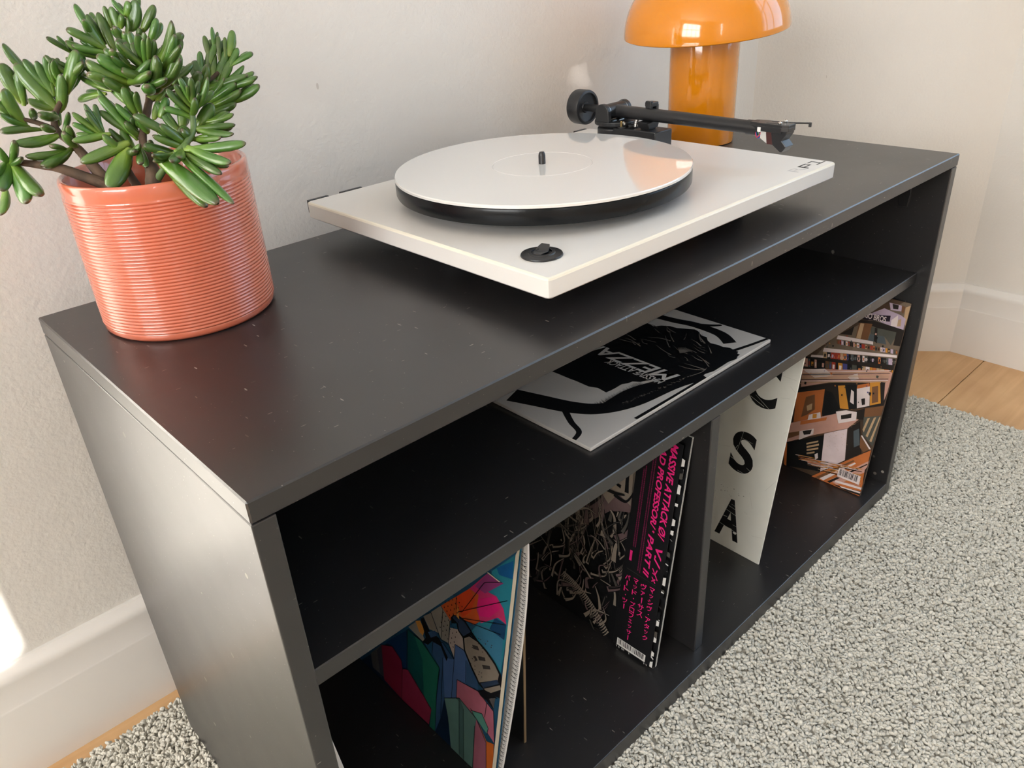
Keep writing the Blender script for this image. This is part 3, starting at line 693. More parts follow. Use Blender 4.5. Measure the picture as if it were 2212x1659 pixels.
DATA = json.loads(r'''{"leaves":[[137.0,381.6,767.5,131.9,386.5,778.6,4.1],[138.2,380.5,767.4,141.4,376.9,776.9,7.7],[142.5,375.0,765.1,149.0,372.5,780.2,4.8],[144.8,367.1,757.1,155.6,361.4,772.9,7.7],[145.2,360.4,748.3,153.1,356.7,763.4,7.7],[125.3,387.0,760.6,125.1,389.8,774.7,4.3],[128.4,382.6,758.4,128.8,385.3,773.0,6.2],[120.2,381.2,746.3,119.5,391.6,770.3,7.1],[116.3,387.7,750.5,112.5,396.8,768.9,6.2],[112.7,393.1,753.7,108.3,406.4,777.0,6.7],[131.5,375.4,752.3,133.8,373.1,762.4,5.6],[144.5,378.1,771.8,143.6,374.1,775.7,4.3],[136.2,375.2,757.8,139.7,372.6,768.8,11.8],[131.1,380.7,759.2,133.1,377.7,767.8,6.4],[137.4,367.8,748.9,139.9,363.9,757.1,5.9],[109.9,373.8,744.7,89.4,381.1,761.0,8.8],[106.4,373.6,740.1,87.2,375.7,750.9,8.4],[90.6,389.2,742.3,75.0,390.0,755.8,4.6],[90.2,391.7,745.2,85.3,378.5,752.4,3.4],[125.3,363.5,749.3,117.7,355.1,759.8,6.5],[127.6,355.7,741.4,121.4,348.8,755.8,6.5],[89.4,379.9,728.0,71.3,382.4,740.9,5.0],[107.2,384.1,755.5,101.5,374.5,766.7,5.2],[111.1,370.7,741.7,87.9,373.6,749.0,7.3],[117.5,313.5,733.6,103.5,316.1,751.6,5.6],[118.6,315.1,737.2,116.5,307.2,755.3,6.2],[121.1,312.0,736.1,122.0,301.1,753.5,4.0],[128.1,306.7,737.4,136.7,292.7,760.0,10.8],[118.5,303.1,720.7,121.1,292.4,740.6,10.0],[129.2,302.4,732.7,137.1,287.8,753.7,7.2],[128.8,301.4,730.9,137.4,282.3,746.5,7.2],[105.3,320.9,729.1,88.3,323.5,743.3,10.5],[101.3,321.4,724.8,81.7,326.4,739.2,12.0],[115.1,309.4,725.1,97.8,307.0,732.1,7.4],[113.8,305.6,718.4,120.7,281.5,725.0,7.0],[96.9,322.9,721.5,78.6,323.5,731.4,11.0],[100.2,316.5,716.7,85.2,314.9,727.7,8.4],[104.2,328.6,738.3,98.3,316.9,746.4,6.2],[108.3,320.8,732.5,97.2,314.3,741.6,5.6],[119.3,313.1,735.3,118.4,303.5,752.5,4.0],[106.0,316.2,723.5,112.7,292.0,729.7,9.0],[123.0,299.0,720.4,131.7,279.9,736.3,9.0],[114.1,303.3,715.6,107.6,290.2,721.1,9.0],[124.1,321.5,711.0,154.2,321.6,726.9,11.1],[134.7,317.0,717.7,158.5,319.7,729.4,7.0],[138.2,315.8,720.3,153.5,329.3,736.5,7.4],[91.8,351.3,712.5,80.9,373.6,709.0,8.4],[104.4,337.4,708.7,104.1,363.3,723.0,9.5],[125.6,318.7,709.0,144.2,328.2,723.8,8.4],[104.4,345.6,720.1,94.1,381.1,735.3,9.5],[96.8,350.0,716.9,88.3,378.9,725.2,6.3],[120.2,324.2,730.9,113.0,328.9,749.5,7.1],[120.2,325.6,732.8,118.9,328.7,756.4,6.5],[121.7,322.8,730.8,129.2,313.7,748.3,7.3],[116.5,326.4,729.3,101.6,329.7,736.7,8.6],[124.7,317.3,726.8,132.5,307.2,743.5,8.6],[115.0,335.9,740.6,109.7,334.1,752.5,7.3],[119.1,331.4,739.4,118.9,323.4,749.1,6.5],[111.3,335.4,735.3,99.4,338.4,746.0,8.6],[112.8,323.1,720.3,106.0,320.2,729.0,8.2],[119.5,312.8,714.2,122.2,299.6,720.5,8.2],[180.9,321.1,737.8,185.8,328.6,754.2,3.4],[175.8,323.8,735.3,178.5,330.8,748.2,4.7],[181.3,316.5,731.9,186.7,322.7,747.1,4.3],[185.6,313.8,733.5,190.5,318.5,746.0,3.0],[189.1,311.9,735.2,196.8,316.0,750.2,6.5],[182.8,309.3,724.0,194.8,308.4,737.2,6.3],[188.7,305.9,726.5,202.5,298.7,733.4,5.8],[165.6,321.3,719.5,171.1,328.9,736.6,5.2],[170.7,311.6,712.2,187.1,314.2,735.9,7.5],[167.9,319.1,719.3,177.3,324.1,737.6,5.4],[172.6,316.1,720.9,178.9,320.8,735.0,5.4],[178.1,306.7,714.6,191.3,301.4,723.3,6.7],[174.2,309.0,713.0,187.1,308.8,728.5,6.5],[174.2,320.3,728.6,182.8,322.1,741.5,4.7],[163.2,319.3,713.8,165.2,329.5,730.2,7.5],[163.1,302.7,711.8,185.8,280.4,719.3,7.8],[172.7,293.0,710.1,191.1,274.6,717.7,6.6],[175.1,292.2,711.9,188.8,275.4,716.0,7.0],[172.3,287.0,701.5,189.2,271.6,711.2,7.8],[159.6,296.9,699.6,176.6,280.7,708.4,8.7],[156.5,295.7,694.1,170.1,279.9,699.4,7.0],[155.4,310.0,712.4,163.8,305.6,727.0,9.3],[150.4,311.3,708.0,158.2,307.7,723.1,9.5],[160.4,299.0,703.4,176.6,284.8,714.1,8.5],[154.2,304.8,703.8,168.2,294.2,716.6,8.5],[148.0,307.9,700.5,147.5,315.0,720.1,8.5],[125.5,268.9,703.1,115.7,273.4,718.3,5.7],[128.0,269.1,706.5,121.2,270.5,721.0,4.1],[129.8,269.4,709.1,125.5,270.0,725.5,4.3],[130.5,267.4,707.2,131.9,263.9,725.0,4.7],[130.9,265.1,704.5,140.0,255.3,723.1,7.1],[129.1,269.4,708.2,127.8,264.0,720.0,3.0],[124.2,266.5,698.2,109.0,270.6,706.2,6.1],[130.5,265.5,704.5,132.0,256.1,714.4,3.4],[126.9,264.9,699.4,128.5,256.9,711.1,5.9],[119.7,260.0,683.7,112.8,256.2,691.1,8.1],[127.3,257.4,689.4,139.1,229.4,686.4,6.9],[122.2,256.9,682.6,132.0,234.2,684.3,5.3],[132.9,269.0,691.3,145.7,266.8,704.0,9.6],[132.5,266.7,687.6,150.9,257.3,697.2,8.5],[138.0,265.4,692.7,154.2,253.5,696.0,6.1],[133.6,266.9,689.4,149.6,250.9,686.8,6.7],[126.6,266.2,679.8,131.9,259.5,677.1,3.6],[122.2,278.4,691.2,127.4,284.1,705.4,8.1],[118.5,280.5,689.6,116.0,291.6,701.7,7.7],[117.1,283.2,691.6,114.1,296.6,706.4,6.3],[113.4,292.0,699.2,121.5,293.0,710.4,7.3],[109.0,294.8,697.7,114.5,296.3,706.4,5.1],[110.8,259.3,682.5,87.0,273.6,704.5,9.3],[110.8,256.7,678.9,91.5,259.2,690.2,6.4],[113.0,257.3,682.3,98.4,258.1,697.1,6.8],[103.3,260.5,675.0,84.4,261.2,684.2,6.8],[89.9,240.2,672.5,98.6,185.4,649.6,12.0],[101.0,231.6,674.2,106.6,177.8,649.0,6.8],[108.6,229.4,680.6,115.0,189.3,675.0,7.9],[105.1,229.0,675.6,108.0,190.5,668.0,7.1],[93.0,241.0,677.4,77.3,228.1,682.5,6.2],[100.3,236.0,679.5,85.9,217.4,678.1,7.1],[91.3,303.5,688.0,80.3,318.1,715.6,8.0],[89.8,306.2,690.0,76.1,314.5,705.5,6.6],[97.9,301.2,693.0,87.3,307.2,709.2,6.2],[89.9,318.2,706.5,82.2,318.5,718.6,6.2],[99.0,307.5,703.0,95.8,308.0,720.7,7.2],[103.1,303.7,702.7,101.6,299.6,716.2,5.6],[87.3,300.0,678.3,77.7,302.8,691.4,6.6],[94.6,299.7,686.9,87.1,298.5,697.0,6.6],[100.9,295.8,689.1,96.5,293.6,701.7,7.0],[67.4,305.4,692.9,56.0,310.9,707.5,4.7],[69.2,304.4,693.7,64.8,307.1,713.0,4.3],[65.3,305.5,690.4,53.3,308.4,700.7,5.7],[70.3,300.7,690.0,48.2,304.6,689.2,6.9],[69.9,303.0,692.7,63.9,304.8,708.7,4.9],[75.3,289.5,680.7,66.4,290.3,691.8,5.9],[76.6,289.3,682.0,47.0,295.2,674.8,9.0],[77.5,284.9,677.0,59.7,274.3,661.6,13.2],[80.0,283.2,677.7,80.0,269.5,679.8,6.5],[85.7,277.8,677.2,79.2,263.8,671.1,5.5],[91.5,273.7,678.6,87.9,265.5,684.0,5.9],[55.8,398.3,733.2,47.4,403.7,751.4,7.5],[43.6,396.0,715.3,39.5,402.3,739.9,11.9],[62.2,383.3,720.5,53.9,391.1,742.0,7.7],[63.7,379.8,717.5,60.5,382.6,738.3,6.4],[67.6,381.7,724.8,67.2,380.3,743.3,6.4],[44.4,393.2,712.4,46.3,391.6,733.3,6.8],[74.0,372.2,719.6,87.2,364.5,746.0,10.4],[64.1,371.2,706.1,69.6,366.2,726.9,8.3],[59.9,376.5,708.3,48.1,393.6,738.3,11.4],[59.2,375.2,705.6,45.3,377.6,712.9,7.5],[58.0,368.0,694.3,55.8,362.3,704.7,5.0],[59.9,363.5,690.4,64.2,353.4,702.6,5.6],[68.7,379.3,722.8,68.7,375.5,738.6,5.2],[77.0,374.1,725.9,87.4,357.9,737.1,7.3],[73.2,376.3,724.3,70.9,372.1,736.5,7.3],[78.6,375.5,729.6,67.6,380.0,743.3,6.2],[33.2,364.2,700.7,27.3,363.4,723.7,10.5],[33.2,362.2,698.0,18.7,359.8,708.3,6.6],[38.0,355.1,693.9,14.3,355.5,697.0,8.0],[45.3,344.8,688.8,21.7,343.0,688.8,9.0],[48.6,334.4,678.5,21.7,335.9,679.0,8.4],[49.0,334.7,679.4,38.2,325.5,684.9,6.4],[49.2,333.5,678.0,28.1,325.2,672.3,10.5],[55.6,331.1,682.5,48.8,322.3,693.5,8.0],[47.2,346.4,693.2,38.7,335.1,698.7,6.4],[40.6,359.3,702.9,37.7,344.5,710.4,5.4],[30.3,369.0,703.7,19.4,365.6,717.2,9.0],[52.3,348.2,702.0,40.2,339.5,706.6,8.0],[56.0,332.8,685.2,53.1,320.9,696.7,6.0],[12.9,348.8,675.7,16.3,334.3,691.3,7.3],[9.7,348.6,671.4,-3.5,328.7,659.4,9.0],[12.2,345.6,670.3,6.9,313.5,651.1,11.3],[15.1,343.5,671.0,16.3,308.2,655.2,11.3],[0.3,345.0,655.0,-10.2,324.2,645.0,7.5],[11.5,350.8,676.7,6.4,340.5,687.6,6.5],[12.6,347.8,673.9,16.1,326.5,680.3,5.5],[9.0,351.2,674.2,-4.5,337.4,670.0,7.9]],"stems":[[[67.0,297.1,649.6,3.8],[55.3,313.5,657.8,4.3],[40.0,326.3,667.3,3.6],[29.4,331.0,671.3,3.1],[19.3,341.8,673.8,2.5],[12.8,348.6,675.2,1.7]],[[68.2,309.0,646.5,5.1],[63.0,316.4,660.9,4.5],[59.3,329.3,674.1,3.7],[56.3,337.5,681.7,3.2],[52.6,354.9,690.5,2.9],[56.6,365.6,699.8,2.4],[66.4,371.8,709.7,2.0],[72.1,372.6,717.8,1.6]],[[52.6,354.9,690.5,2.6],[43.0,360.8,697.5,2.0],[34.0,364.2,701.6,1.5]],[[84.2,267.2,650.4,6.0],[88.5,271.6,661.8,5.5],[92.5,284.7,674.1,3.5],[96.5,296.0,684.0,3.0],[109.0,310.4,698.3,3.0],[119.6,324.4,709.4,2.8],[120.7,325.7,723.0,2.3],[129.6,365.5,746.8,1.6]],[[79.5,286.6,650.5,3.5],[76.8,292.3,665.4,3.0],[78.1,293.3,678.8,2.2],[69.8,301.6,690.5,1.5]],[[87.8,267.7,655.5,3.0],[100.3,254.4,673.4,2.4],[111.8,252.8,681.1,2.3],[123.3,260.5,688.8,2.4],[127.3,265.2,700.2,2.2]],[[120.3,322.3,707.5,2.6],[137.5,316.1,709.5,2.3],[155.8,309.0,711.4,2.0],[175.8,313.1,720.6,1.6]],[[110.7,250.5,680.6,2.3],[103.9,235.0,676.1,1.9]]],"art":{"bird":[["navy",[-250.7,0.1,-159.7,105.5,-133.3,106.8,-95.8,85.3,-67.9,74.1,-60.6,-20.2,-41.6,-4.4]],["teal",[-34.8,253.0,-2.1,291.3,6.1,300.2,-9.2,147.1,-57.0,166.8,-47.8,183.1]],["blue",[-29.4,259.2,-8.1,278.8,-6.5,259.2,-24.7,253.8]],["sky",[-47.6,181.5,-17.1,193.8,-11.2,195.8,-9.8,152.0,-29.8,159.6,-54.9,168.1]],["deep",[-24.7,204.3,-8.5,206.0,-9.1,187.0,-30.9,186.8]],["orange",[-106.2,169.7,-62.6,217.3,-49.6,218.1,-51.7,198.1,-42.0,190.1,-53.7,177.6,-66.9,174.8,-78.3,174.8,-89.8,160.6]],["redor",[-84.8,193.1,-64.6,215.3,-55.0,208.1,-59.5,189.8,-71.5,175.5]],["magenta",[-64.6,215.3,-41.2,246.2,-32.7,244.4,-46.1,225.1,-25.6,228.8,-14.4,220.6,-8.5,206.0,-20.8,206.7,-32.1,196.3,-43.7,185.7,-51.7,198.1,-50.4,215.9]],["pinkhot",[-50.9,210.5,-27.5,227.6,-18.2,218.3,-32.5,199.5,-46.7,192.5]],["violet",[-56.6,222.5,-41.2,246.2,-17.9,248.0,-41.6,222.7]],["grey",[-231.4,24.0,-210.0,50.9,-201.6,7.5,-225.8,6.0]],["greyd",[-218.2,37.0,-210.0,50.9,-201.6,7.5,-210.6,7.8]],["crimson",[-210.0,50.9,-188.8,62.6,-168.4,54.6,-166.3,44.6,-164.6,0.6,-201.4,4.4]],["navy2",[-201.6,59.4,-163.4,101.2,-157.0,51.0,-166.3,44.6,-169.3,55.0,-187.4,63.5]],["green",[-161.0,104.7,-135.7,105.2,-101.3,91.1,-102.7,50.8,-100.7,1.3,-111.1,-0.5,-110.3,27.0,-124.7,34.9,-157.0,51.0]],["greend",[-161.0,104.7,-148.9,104.5,-131.1,80.7,-124.7,34.9,-157.0,51.0]],["rose",[-166.3,44.6,-155.6,50.0,-124.7,34.9,-110.2,26.0,-112.6,2.1,-164.6,0.6]],["stone",[-159.9,108.4,-145.2,125.3,-125.4,106.0,-135.8,106.1]],["stone",[-121.8,152.0,-106.2,169.7,-89.8,160.6,-89.3,131.5,-102.4,128.6]],["cream",[-88.9,152.0,-69.9,160.4,-62.7,136.0,-78.4,118.1,-89.3,131.5]],["slate",[-114.9,116.7,-98.5,126.4,-78.3,117.3,-77.9,65.8,-89.4,57.5,-92.9,27.8,-100.7,1.3,-102.7,50.8,-100.0,90.1,-114.8,101.4]],["slate2",[-96.7,107.7,-78.3,117.3,-77.9,65.8,-89.4,57.5]],["slate2",[-79.1,137.1,-64.2,138.7,-40.3,118.3,-38.8,104.6,-71.2,94.7,-70.0,71.6,-77.9,65.8,-78.4,118.1]],["slate",[-59.6,128.9,-40.3,118.3,-38.8,104.6,-56.9,99.2]],["pink",[-71.3,95.6,-38.7,103.7,-23.6,98.9,-13.0,95.7,-6.9,57.2,-15.8,61.6,-37.1,70.0,-62.9,71.9,-70.0,71.6]],["sage",[-89.4,57.5,-65.6,74.8,-36.9,68.3,-38.0,57.8,-35.1,1.0,-42.7,-5.3,-72.3,-3.1,-81.2,36.7]],["saged",[-65.6,74.8,-57.6,66.2,-50.5,0.2,-58.0,2.3]],["mauve",[-36.9,68.3,-18.9,49.6,-15.1,17.7,-35.1,1.0,-37.6,54.3]],["orange2",[-34.6,68.1,-19.1,51.4,-8.1,56.2,-5.5,25.7,-15.1,17.7,-18.9,49.6]],["mint",[-46.6,72.5,-29.3,80.7,-17.9,69.5,-19.1,60.9,-36.9,68.3]],["ink",[-87.2,158.6,-89.0,164.7,-85.0,171.7,-78.3,174.8,-66.9,174.8,-54.9,168.1,-43.2,162.3,-56.5,162.6,-67.8,151.8,-76.4,156.3,-79.5,163.4]],["birdblue",[-86.3,166.3,-83.7,170.6,-78.2,173.2,-67.8,172.4,-57.0,166.8,-67.0,155.0,-74.7,157.4,-77.3,164.7]],["orange2",[-85.3,170.5,-84.2,187.3,-80.4,172.7]],["amber",[-80.3,171.8,-79.6,187.4,-75.6,170.8]],["ink",[-68.2,152.5,-58.7,161.8,-44.4,163.3,-30.7,159.9,-16.9,153.3,-8.6,145.8,-1.9,134.5,-1.3,118.0,-10.6,116.3,-22.1,109.6,-38.6,112.9,-53.9,126.5,-64.8,138.3]],["birdgrey",[-65.9,153.0,-58.5,160.1,-45.3,161.3,-32.2,157.5,-18.5,151.0,-10.9,144.2,-12.0,136.3,-29.7,122.1,-37.8,115.5,-51.9,128.6,-62.7,139.7]],["birddark",[-53.2,153.1,-44.8,156.9,-42.1,153.2,-50.6,149.5]],["birddark",[-43.4,145.2,-33.0,150.4,-31.5,146.9,-40.8,141.6]],["birddark",[-36.1,139.4,-24.9,145.2,-23.4,141.8,-33.5,135.7]],["birddark",[-49.6,141.1,-46.5,143.2,-42.8,140.2,-45.9,137.3]],["birdblue",[-35.6,115.7,-13.1,136.4,-9.6,133.6,-30.8,113.0]],["birdgrey",[-29.7,112.9,-8.4,132.6,-5.3,129.5,-22.9,111.4]],["ink",[-10.1,117.9,-1.5,129.5,-0.6,115.8,-3.7,117.2]],["ink",[-38.7,103.7,-30.6,111.3,-19.0,115.1,-9.3,114.8,-19.3,108.5,-12.6,97.8,-25.1,101.5,-33.8,100.7]],["grey",[-21.2,106.2,-12.4,113.5,-13.4,99.1]],["amber",[-147.3,124.6,-139.1,130.1,-130.6,121.9,-132.6,114.0,-139.1,114.6]],["ink",[-138.5,133.2,-133.2,137.5,-122.2,127.3,-104.8,128.0,-88.7,113.1,-90.5,107.1,-101.5,119.7,-116.2,116.8,-123.0,107.6,-133.1,104.9,-127.4,114.4]],["birdgrey",[-133.9,139.0,-121.7,151.1,-107.3,133.9,-122.3,129.1]],["slate",[-124.4,124.0,-112.7,133.3,-107.9,129.8,-119.0,119.8]],["creamline",[-41.2,247.5,-39.6,248.7,-21.3,247.6,-21.7,246.4]]],"birdlines":[[-161.0,104.7,-135.7,105.2,-101.3,91.1,-102.7,50.8,-100.7,1.3],[-210.0,50.9,-188.8,62.6,-168.4,54.6,-166.3,44.6,-164.6,0.6],[-160.8,102.8,-158.3,50.1,-166.3,44.6],[-114.8,101.4,-114.9,116.7,-98.5,126.4,-78.3,117.3,-77.9,65.8],[-78.4,118.1,-79.1,137.1,-64.2,138.7,-40.3,118.3],[-60.1,128.6,-57.5,100.6],[-96.7,107.7,-92.9,27.8],[-71.3,95.6,-38.7,103.7,-23.6,98.9,-13.0,95.7,-6.9,57.2],[-89.4,57.5,-65.6,74.8,-36.9,68.3,-18.9,49.6,-15.1,17.7],[-65.6,74.8,-57.6,-1.5],[-57.6,66.2,-50.1,-3.5],[-89.8,160.6,-89.3,131.5,-78.4,118.1],[-121.8,152.0,-102.4,128.6,-89.1,129.7],[-106.2,169.7,-102.4,167.4,-101.7,129.1],[-66.9,174.8,-14.6,190.3],[-75.8,172.8,-10.3,204.8],[-78.7,178.2,-10.0,233.1],[-81.2,180.2,-82.9,196.9],[-72.2,182.1,-43.1,235.2,-19.9,248.4],[-46.6,72.5,-29.3,80.7,-17.9,69.5,-19.1,60.9],[-46.8,75.1,-39.2,68.4,-36.9,68.3],[-164.6,0.6,-112.6,2.1],[-155.6,50.0,-124.7,34.9,-110.2,26.0],[-62.9,71.9,-70.0,71.6,-71.3,95.6],[-23.6,98.9,-24.6,79.4],[-38.0,57.8,-35.1,1.0],[-135.7,105.2,-148.9,104.5]],"shop":[["shopwall",[-98.3,231.6,-10.0,312.0,1.6,311.3,1.2,231.8,-3.6,206.8,-134.0,168.5]],["shoplav",[-29.7,305.1,-11.8,305.0,-10.7,296.9,-25.4,294.9]],["shopdk",[-25.1,304.4,-16.1,304.5,-15.5,298.5,-22.5,297.6]],["shopbr",[-11.8,305.0,-6.4,304.6,-7.3,294.1,-10.4,296.1]],["shoptan",[-6.2,303.7,-0.2,308.0,2.1,277.9,-4.6,283.6]],["shoplav",[-48.7,284.9,-34.6,295.3,-10.2,291.4,-2.2,288.0,-1.5,271.2,-33.0,273.8,-58.5,278.5]],["shopwh",[-21.0,280.9,-13.5,290.5,-10.2,273.5,-19.9,272.7]],["shoptan",[-11.8,283.5,-8.0,286.4,-6.2,275.6,-11.2,274.2]],["shopsign",[-60.5,278.9,-23.4,286.9,-22.5,278.1,-60.5,271.1]],["shopdk",[-67.5,268.3,-44.1,273.7,0.1,271.7,-0.5,260.1,-43.9,265.0,-63.9,261.4]],["shopgr",[-47.4,264.0,-7.3,265.8,-13.0,244.9,-24.7,255.0,-44.7,253.1]],["shopslate",[-45.6,252.8,-24.7,255.0,-19.2,244.0,-46.1,242.9]],["shopdk",[-40.8,264.0,-37.1,264.0,-32.6,242.0,-37.9,244.3]],["shopbr",[-64.8,265.1,-45.6,268.4,-47.0,242.6,-64.9,241.4]],["shoptan",[-62.7,264.7,-57.2,265.6,-57.2,241.6,-63.9,241.2]],["shopdk",[-88.3,240.6,-70.7,257.5,-71.2,243.5]],["shopdk",[-9.9,268.8,2.7,268.6,0.9,247.1,-9.6,245.9]],["shopwh",[-91.6,237.6,-38.6,243.2,-37.4,238.6,-92.2,231.4]],["shopwh",[-108.1,212.3,-1.0,233.1,-0.1,229.5,-108.7,205.9]],["shopwh",[-125.2,195.7,-0.6,224.4,-0.8,221.4,-126.0,190.1]],["shopdk",[-135.5,189.3,-1.9,222.1,0.7,208.2,-134.0,168.5]],["shoppk",[-134.2,169.5,-7.4,207.5,0.3,206.1,0.5,190.3,-82.6,164.2,-129.8,139.6]],["shopwh",[-133.0,168.8,-98.8,180.9,-83.0,174.6,-111.0,161.1]],["shopwh",[-62.0,179.5,-48.7,190.0,-44.7,181.1,-55.1,175.6]],["shopdk",[-135.4,135.5,-82.2,162.3,-2.9,189.1,0.2,153.9,-61.3,125.2,-130.9,74.9]],["shopor",[-134.2,128.3,-91.5,148.9,-86.9,101.6,-129.2,75.6]],["shopbr",[-118.1,126.3,-105.1,135.2,-99.7,111.1,-109.7,98.6,-118.9,90.7]],["shoptan",[-113.9,112.4,-105.9,119.7,-104.6,109.3,-111.1,104.7]],["shopbk",[-90.2,147.9,-78.8,147.6,-61.7,127.1,-70.3,111.1,-84.7,101.3]],["shopgold",[-72.8,161.3,-51.7,169.5,-42.8,132.0,-61.7,127.1]],["shopbk",[-62.7,165.7,-46.5,172.3,-36.9,136.2,-48.3,129.9]],["shopwh",[-51.9,162.2,-47.0,159.7,-42.8,140.4,-49.2,142.3]],["shopwh",[-44.0,166.0,-26.4,176.1,-19.9,146.6,-36.9,136.2]],["shopdk",[-34.0,152.9,-28.9,155.8,-26.6,146.2,-30.8,143.7]],["shopor",[-44.4,172.0,-28.1,180.6,-26.4,176.1,-44.0,166.0]],["shopgold",[-27.5,181.8,-13.7,187.5,-5.0,156.1,-19.4,147.2]],["shopbr",[-23.2,176.2,-14.9,181.0,-9.0,156.7,-17.3,151.7]],["shopdk",[-12.8,187.8,0.5,190.3,-0.3,155.8,-4.3,155.3]],["shoppk",[-6.3,188.0,0.0,196.1,1.2,176.5,-1.6,161.4]],["shopbr",[-35.5,134.6,0.2,153.9,0.5,137.6,-21.9,127.1]],["shopdk",[-36.9,132.0,-25.2,140.5,-22.8,122.6,-31.8,119.2]],["shopgr",[-23.7,126.4,0.5,137.6,1.7,85.7,-19.0,98.7]],["shoptan",[-17.9,126.5,-14.6,128.8,-18.2,103.3,-20.9,106.4]],["shoptan",[-9.3,130.8,-6.0,133.1,-10.9,97.6,-14.1,98.5]],["shoptan",[-1.7,134.7,0.3,136.5,-3.7,92.0,-6.9,92.9]],["shoppk",[-137.1,72.6,-63.7,117.9,-30.0,119.9,-43.2,99.9,-90.5,70.4,-134.3,39.3]],["shopwh",[-66.2,120.1,-51.8,127.6,-35.5,130.5,-33.4,117.5,-58.1,102.8]],["shopdk",[-57.3,117.0,-42.3,125.8,-41.2,118.8,-55.4,110.7]],["shopwh",[-106.7,99.7,-90.0,110.3,-86.0,97.6,-107.0,86.3]],["shopgold",[-101.0,102.9,-94.7,105.9,-93.6,99.1,-99.8,95.7]],["shopor",[-117.5,84.5,-77.5,106.2,-78.3,100.5,-117.1,77.9]],["shopbr",[-139.7,53.3,-115.8,67.2,-114.5,61.0,-137.4,42.7]],["shopwh",[-115.8,67.2,-93.8,80.3,-92.7,70.7,-113.6,52.2]],["shopdk",[-110.8,69.2,-96.4,77.5,-97.6,68.7,-107.4,63.8]],["shopbk",[-132.3,40.1,-76.2,75.0,-67.7,14.0,-124.7,0.2]],["shopor",[-136.0,36.3,-131.8,40.3,-124.7,0.2,-128.7,0.8]],["shoptan",[-100.4,51.9,-82.5,63.6,-81.9,60.9,-99.7,49.2]],["shoptan",[-98.8,46.9,-80.3,58.9,-79.6,55.8,-98.1,43.7]],["shoptan",[-97.6,41.7,-79.9,52.3,-79.3,49.4,-97.0,38.7]],["shoptan",[-96.5,36.4,-84.3,43.3,-83.7,40.6,-95.8,33.5]],["shopwh",[-83.2,38.5,-78.8,42.7,-76.3,34.7,-80.2,30.1]],["shoppaper",[-75.7,78.5,-43.1,99.5,-35.1,48.3,-67.9,13.9]],["shopdk",[-41.3,100.6,-27.4,118.8,-14.0,68.1,-34.2,49.1]],["shopslate",[-33.1,99.6,-25.8,106.6,-18.9,81.6,-26.6,74.1]],["shopbr",[-21.2,95.7,-3.8,80.3,-10.6,72.1,-17.9,77.7]],["shopwh",[-20.9,96.9,-18.8,97.7,-1.5,81.2,-3.8,80.3]],["shopor",[-79.8,-0.5,-24.8,56.4,-0.8,80.0,3.2,43.3,0.7,0.1]],["shoppk",[-50.2,6.3,0.7,61.7,3.2,43.3,-36.9,3.2]],["shopbr",[-74.5,0.0,-22.3,54.2,-20.0,53.0,-67.9,-0.5]],["shopwh",[-66.4,2.5,-19.5,51.0,-17.2,49.8,-59.7,1.5]],["shopdk",[-53.6,2.5,-1.0,56.7,-0.3,55.3,-49.2,1.7]],["shopwh",[-40.7,10.5,5.0,15.5,3.9,11.7,-41.9,6.6]],["shopdk",[-44.9,1.8,4.6,8.7,4.3,1.8,-19.5,-0.2]],["shopwh",[-32.9,3.8,2.8,7.8,2.7,5.1,-30.4,2.0]],["shopdk",[-2.2,45.3,2.2,51.6,3.5,21.5,-1.1,32.6]],["shopwh",[-39.8,33.4,-5.2,33.0,-4.7,18.4,-39.2,17.5]]],"shoprows":[[-91.9,230.4,-1.1,240.8,-90.4,224.0,0.4,234.7],[-107.7,206.2,0.4,227.7,-105.5,196.5,2.6,218.6],[-135.0,187.3,1.1,210.3,-132.1,174.2,4.1,198.2]],"shopsigntext":[-57.1,273.0,-23.3,279.0,-58.2,277.6],"shopstripes":[[-132.1,164.8,-3.3,209.3,-3.1,208.5,-131.9,163.8],[-132.0,162.7,-3.3,207.1,-3.1,206.3,-131.8,161.7],[-131.8,160.6,-3.3,204.9,-3.1,204.2,-131.6,159.6],[-131.7,158.5,-3.3,202.7,-3.1,202.0,-131.5,157.5],[-131.5,156.4,-3.3,200.5,-3.1,199.8,-131.3,155.4],[-131.4,154.3,-3.3,198.4,-3.1,197.6,-131.2,153.3],[-131.3,152.2,-3.3,196.2,-3.2,195.4,-131.0,151.1],[-131.1,150.0,-3.3,194.0,-3.2,193.2,-130.9,149.0],[-131.0,147.9,-3.4,191.8,-3.2,191.0,-130.7,146.9],[-137.3,71.3,-63.4,116.9,-63.2,115.9,-137.0,70.1],[-136.9,67.5,-64.0,112.7,-63.8,111.7,-136.7,66.2],[-136.6,63.6,-64.5,108.4,-64.3,107.4,-136.3,62.4],[-136.3,59.8,-65.1,104.2,-64.9,103.2,-136.0,58.5],[-135.9,55.9,-65.6,99.9,-65.4,98.9,-135.6,54.6],[-135.6,52.0,-66.2,95.6,-66.0,94.6,-135.3,50.8],[-135.2,48.1,-66.8,91.3,-66.5,90.3,-135.0,46.9],[-134.9,44.3,-67.3,87.0,-67.1,86.0,-134.6,43.0],[-92.3,78.6,-31.6,118.2,-31.4,117.6,-92.1,77.6],[-91.8,76.2,-31.2,116.7,-31.1,116.1,-91.5,75.1],[-91.2,73.7,-30.8,115.1,-30.7,114.5,-91.0,72.7],[-90.6,71.3,-30.5,113.6,-30.3,113.0,-90.4,70.2],[-90.1,68.8,-30.1,112.0,-30.0,111.4,-89.9,67.8]]}}''')

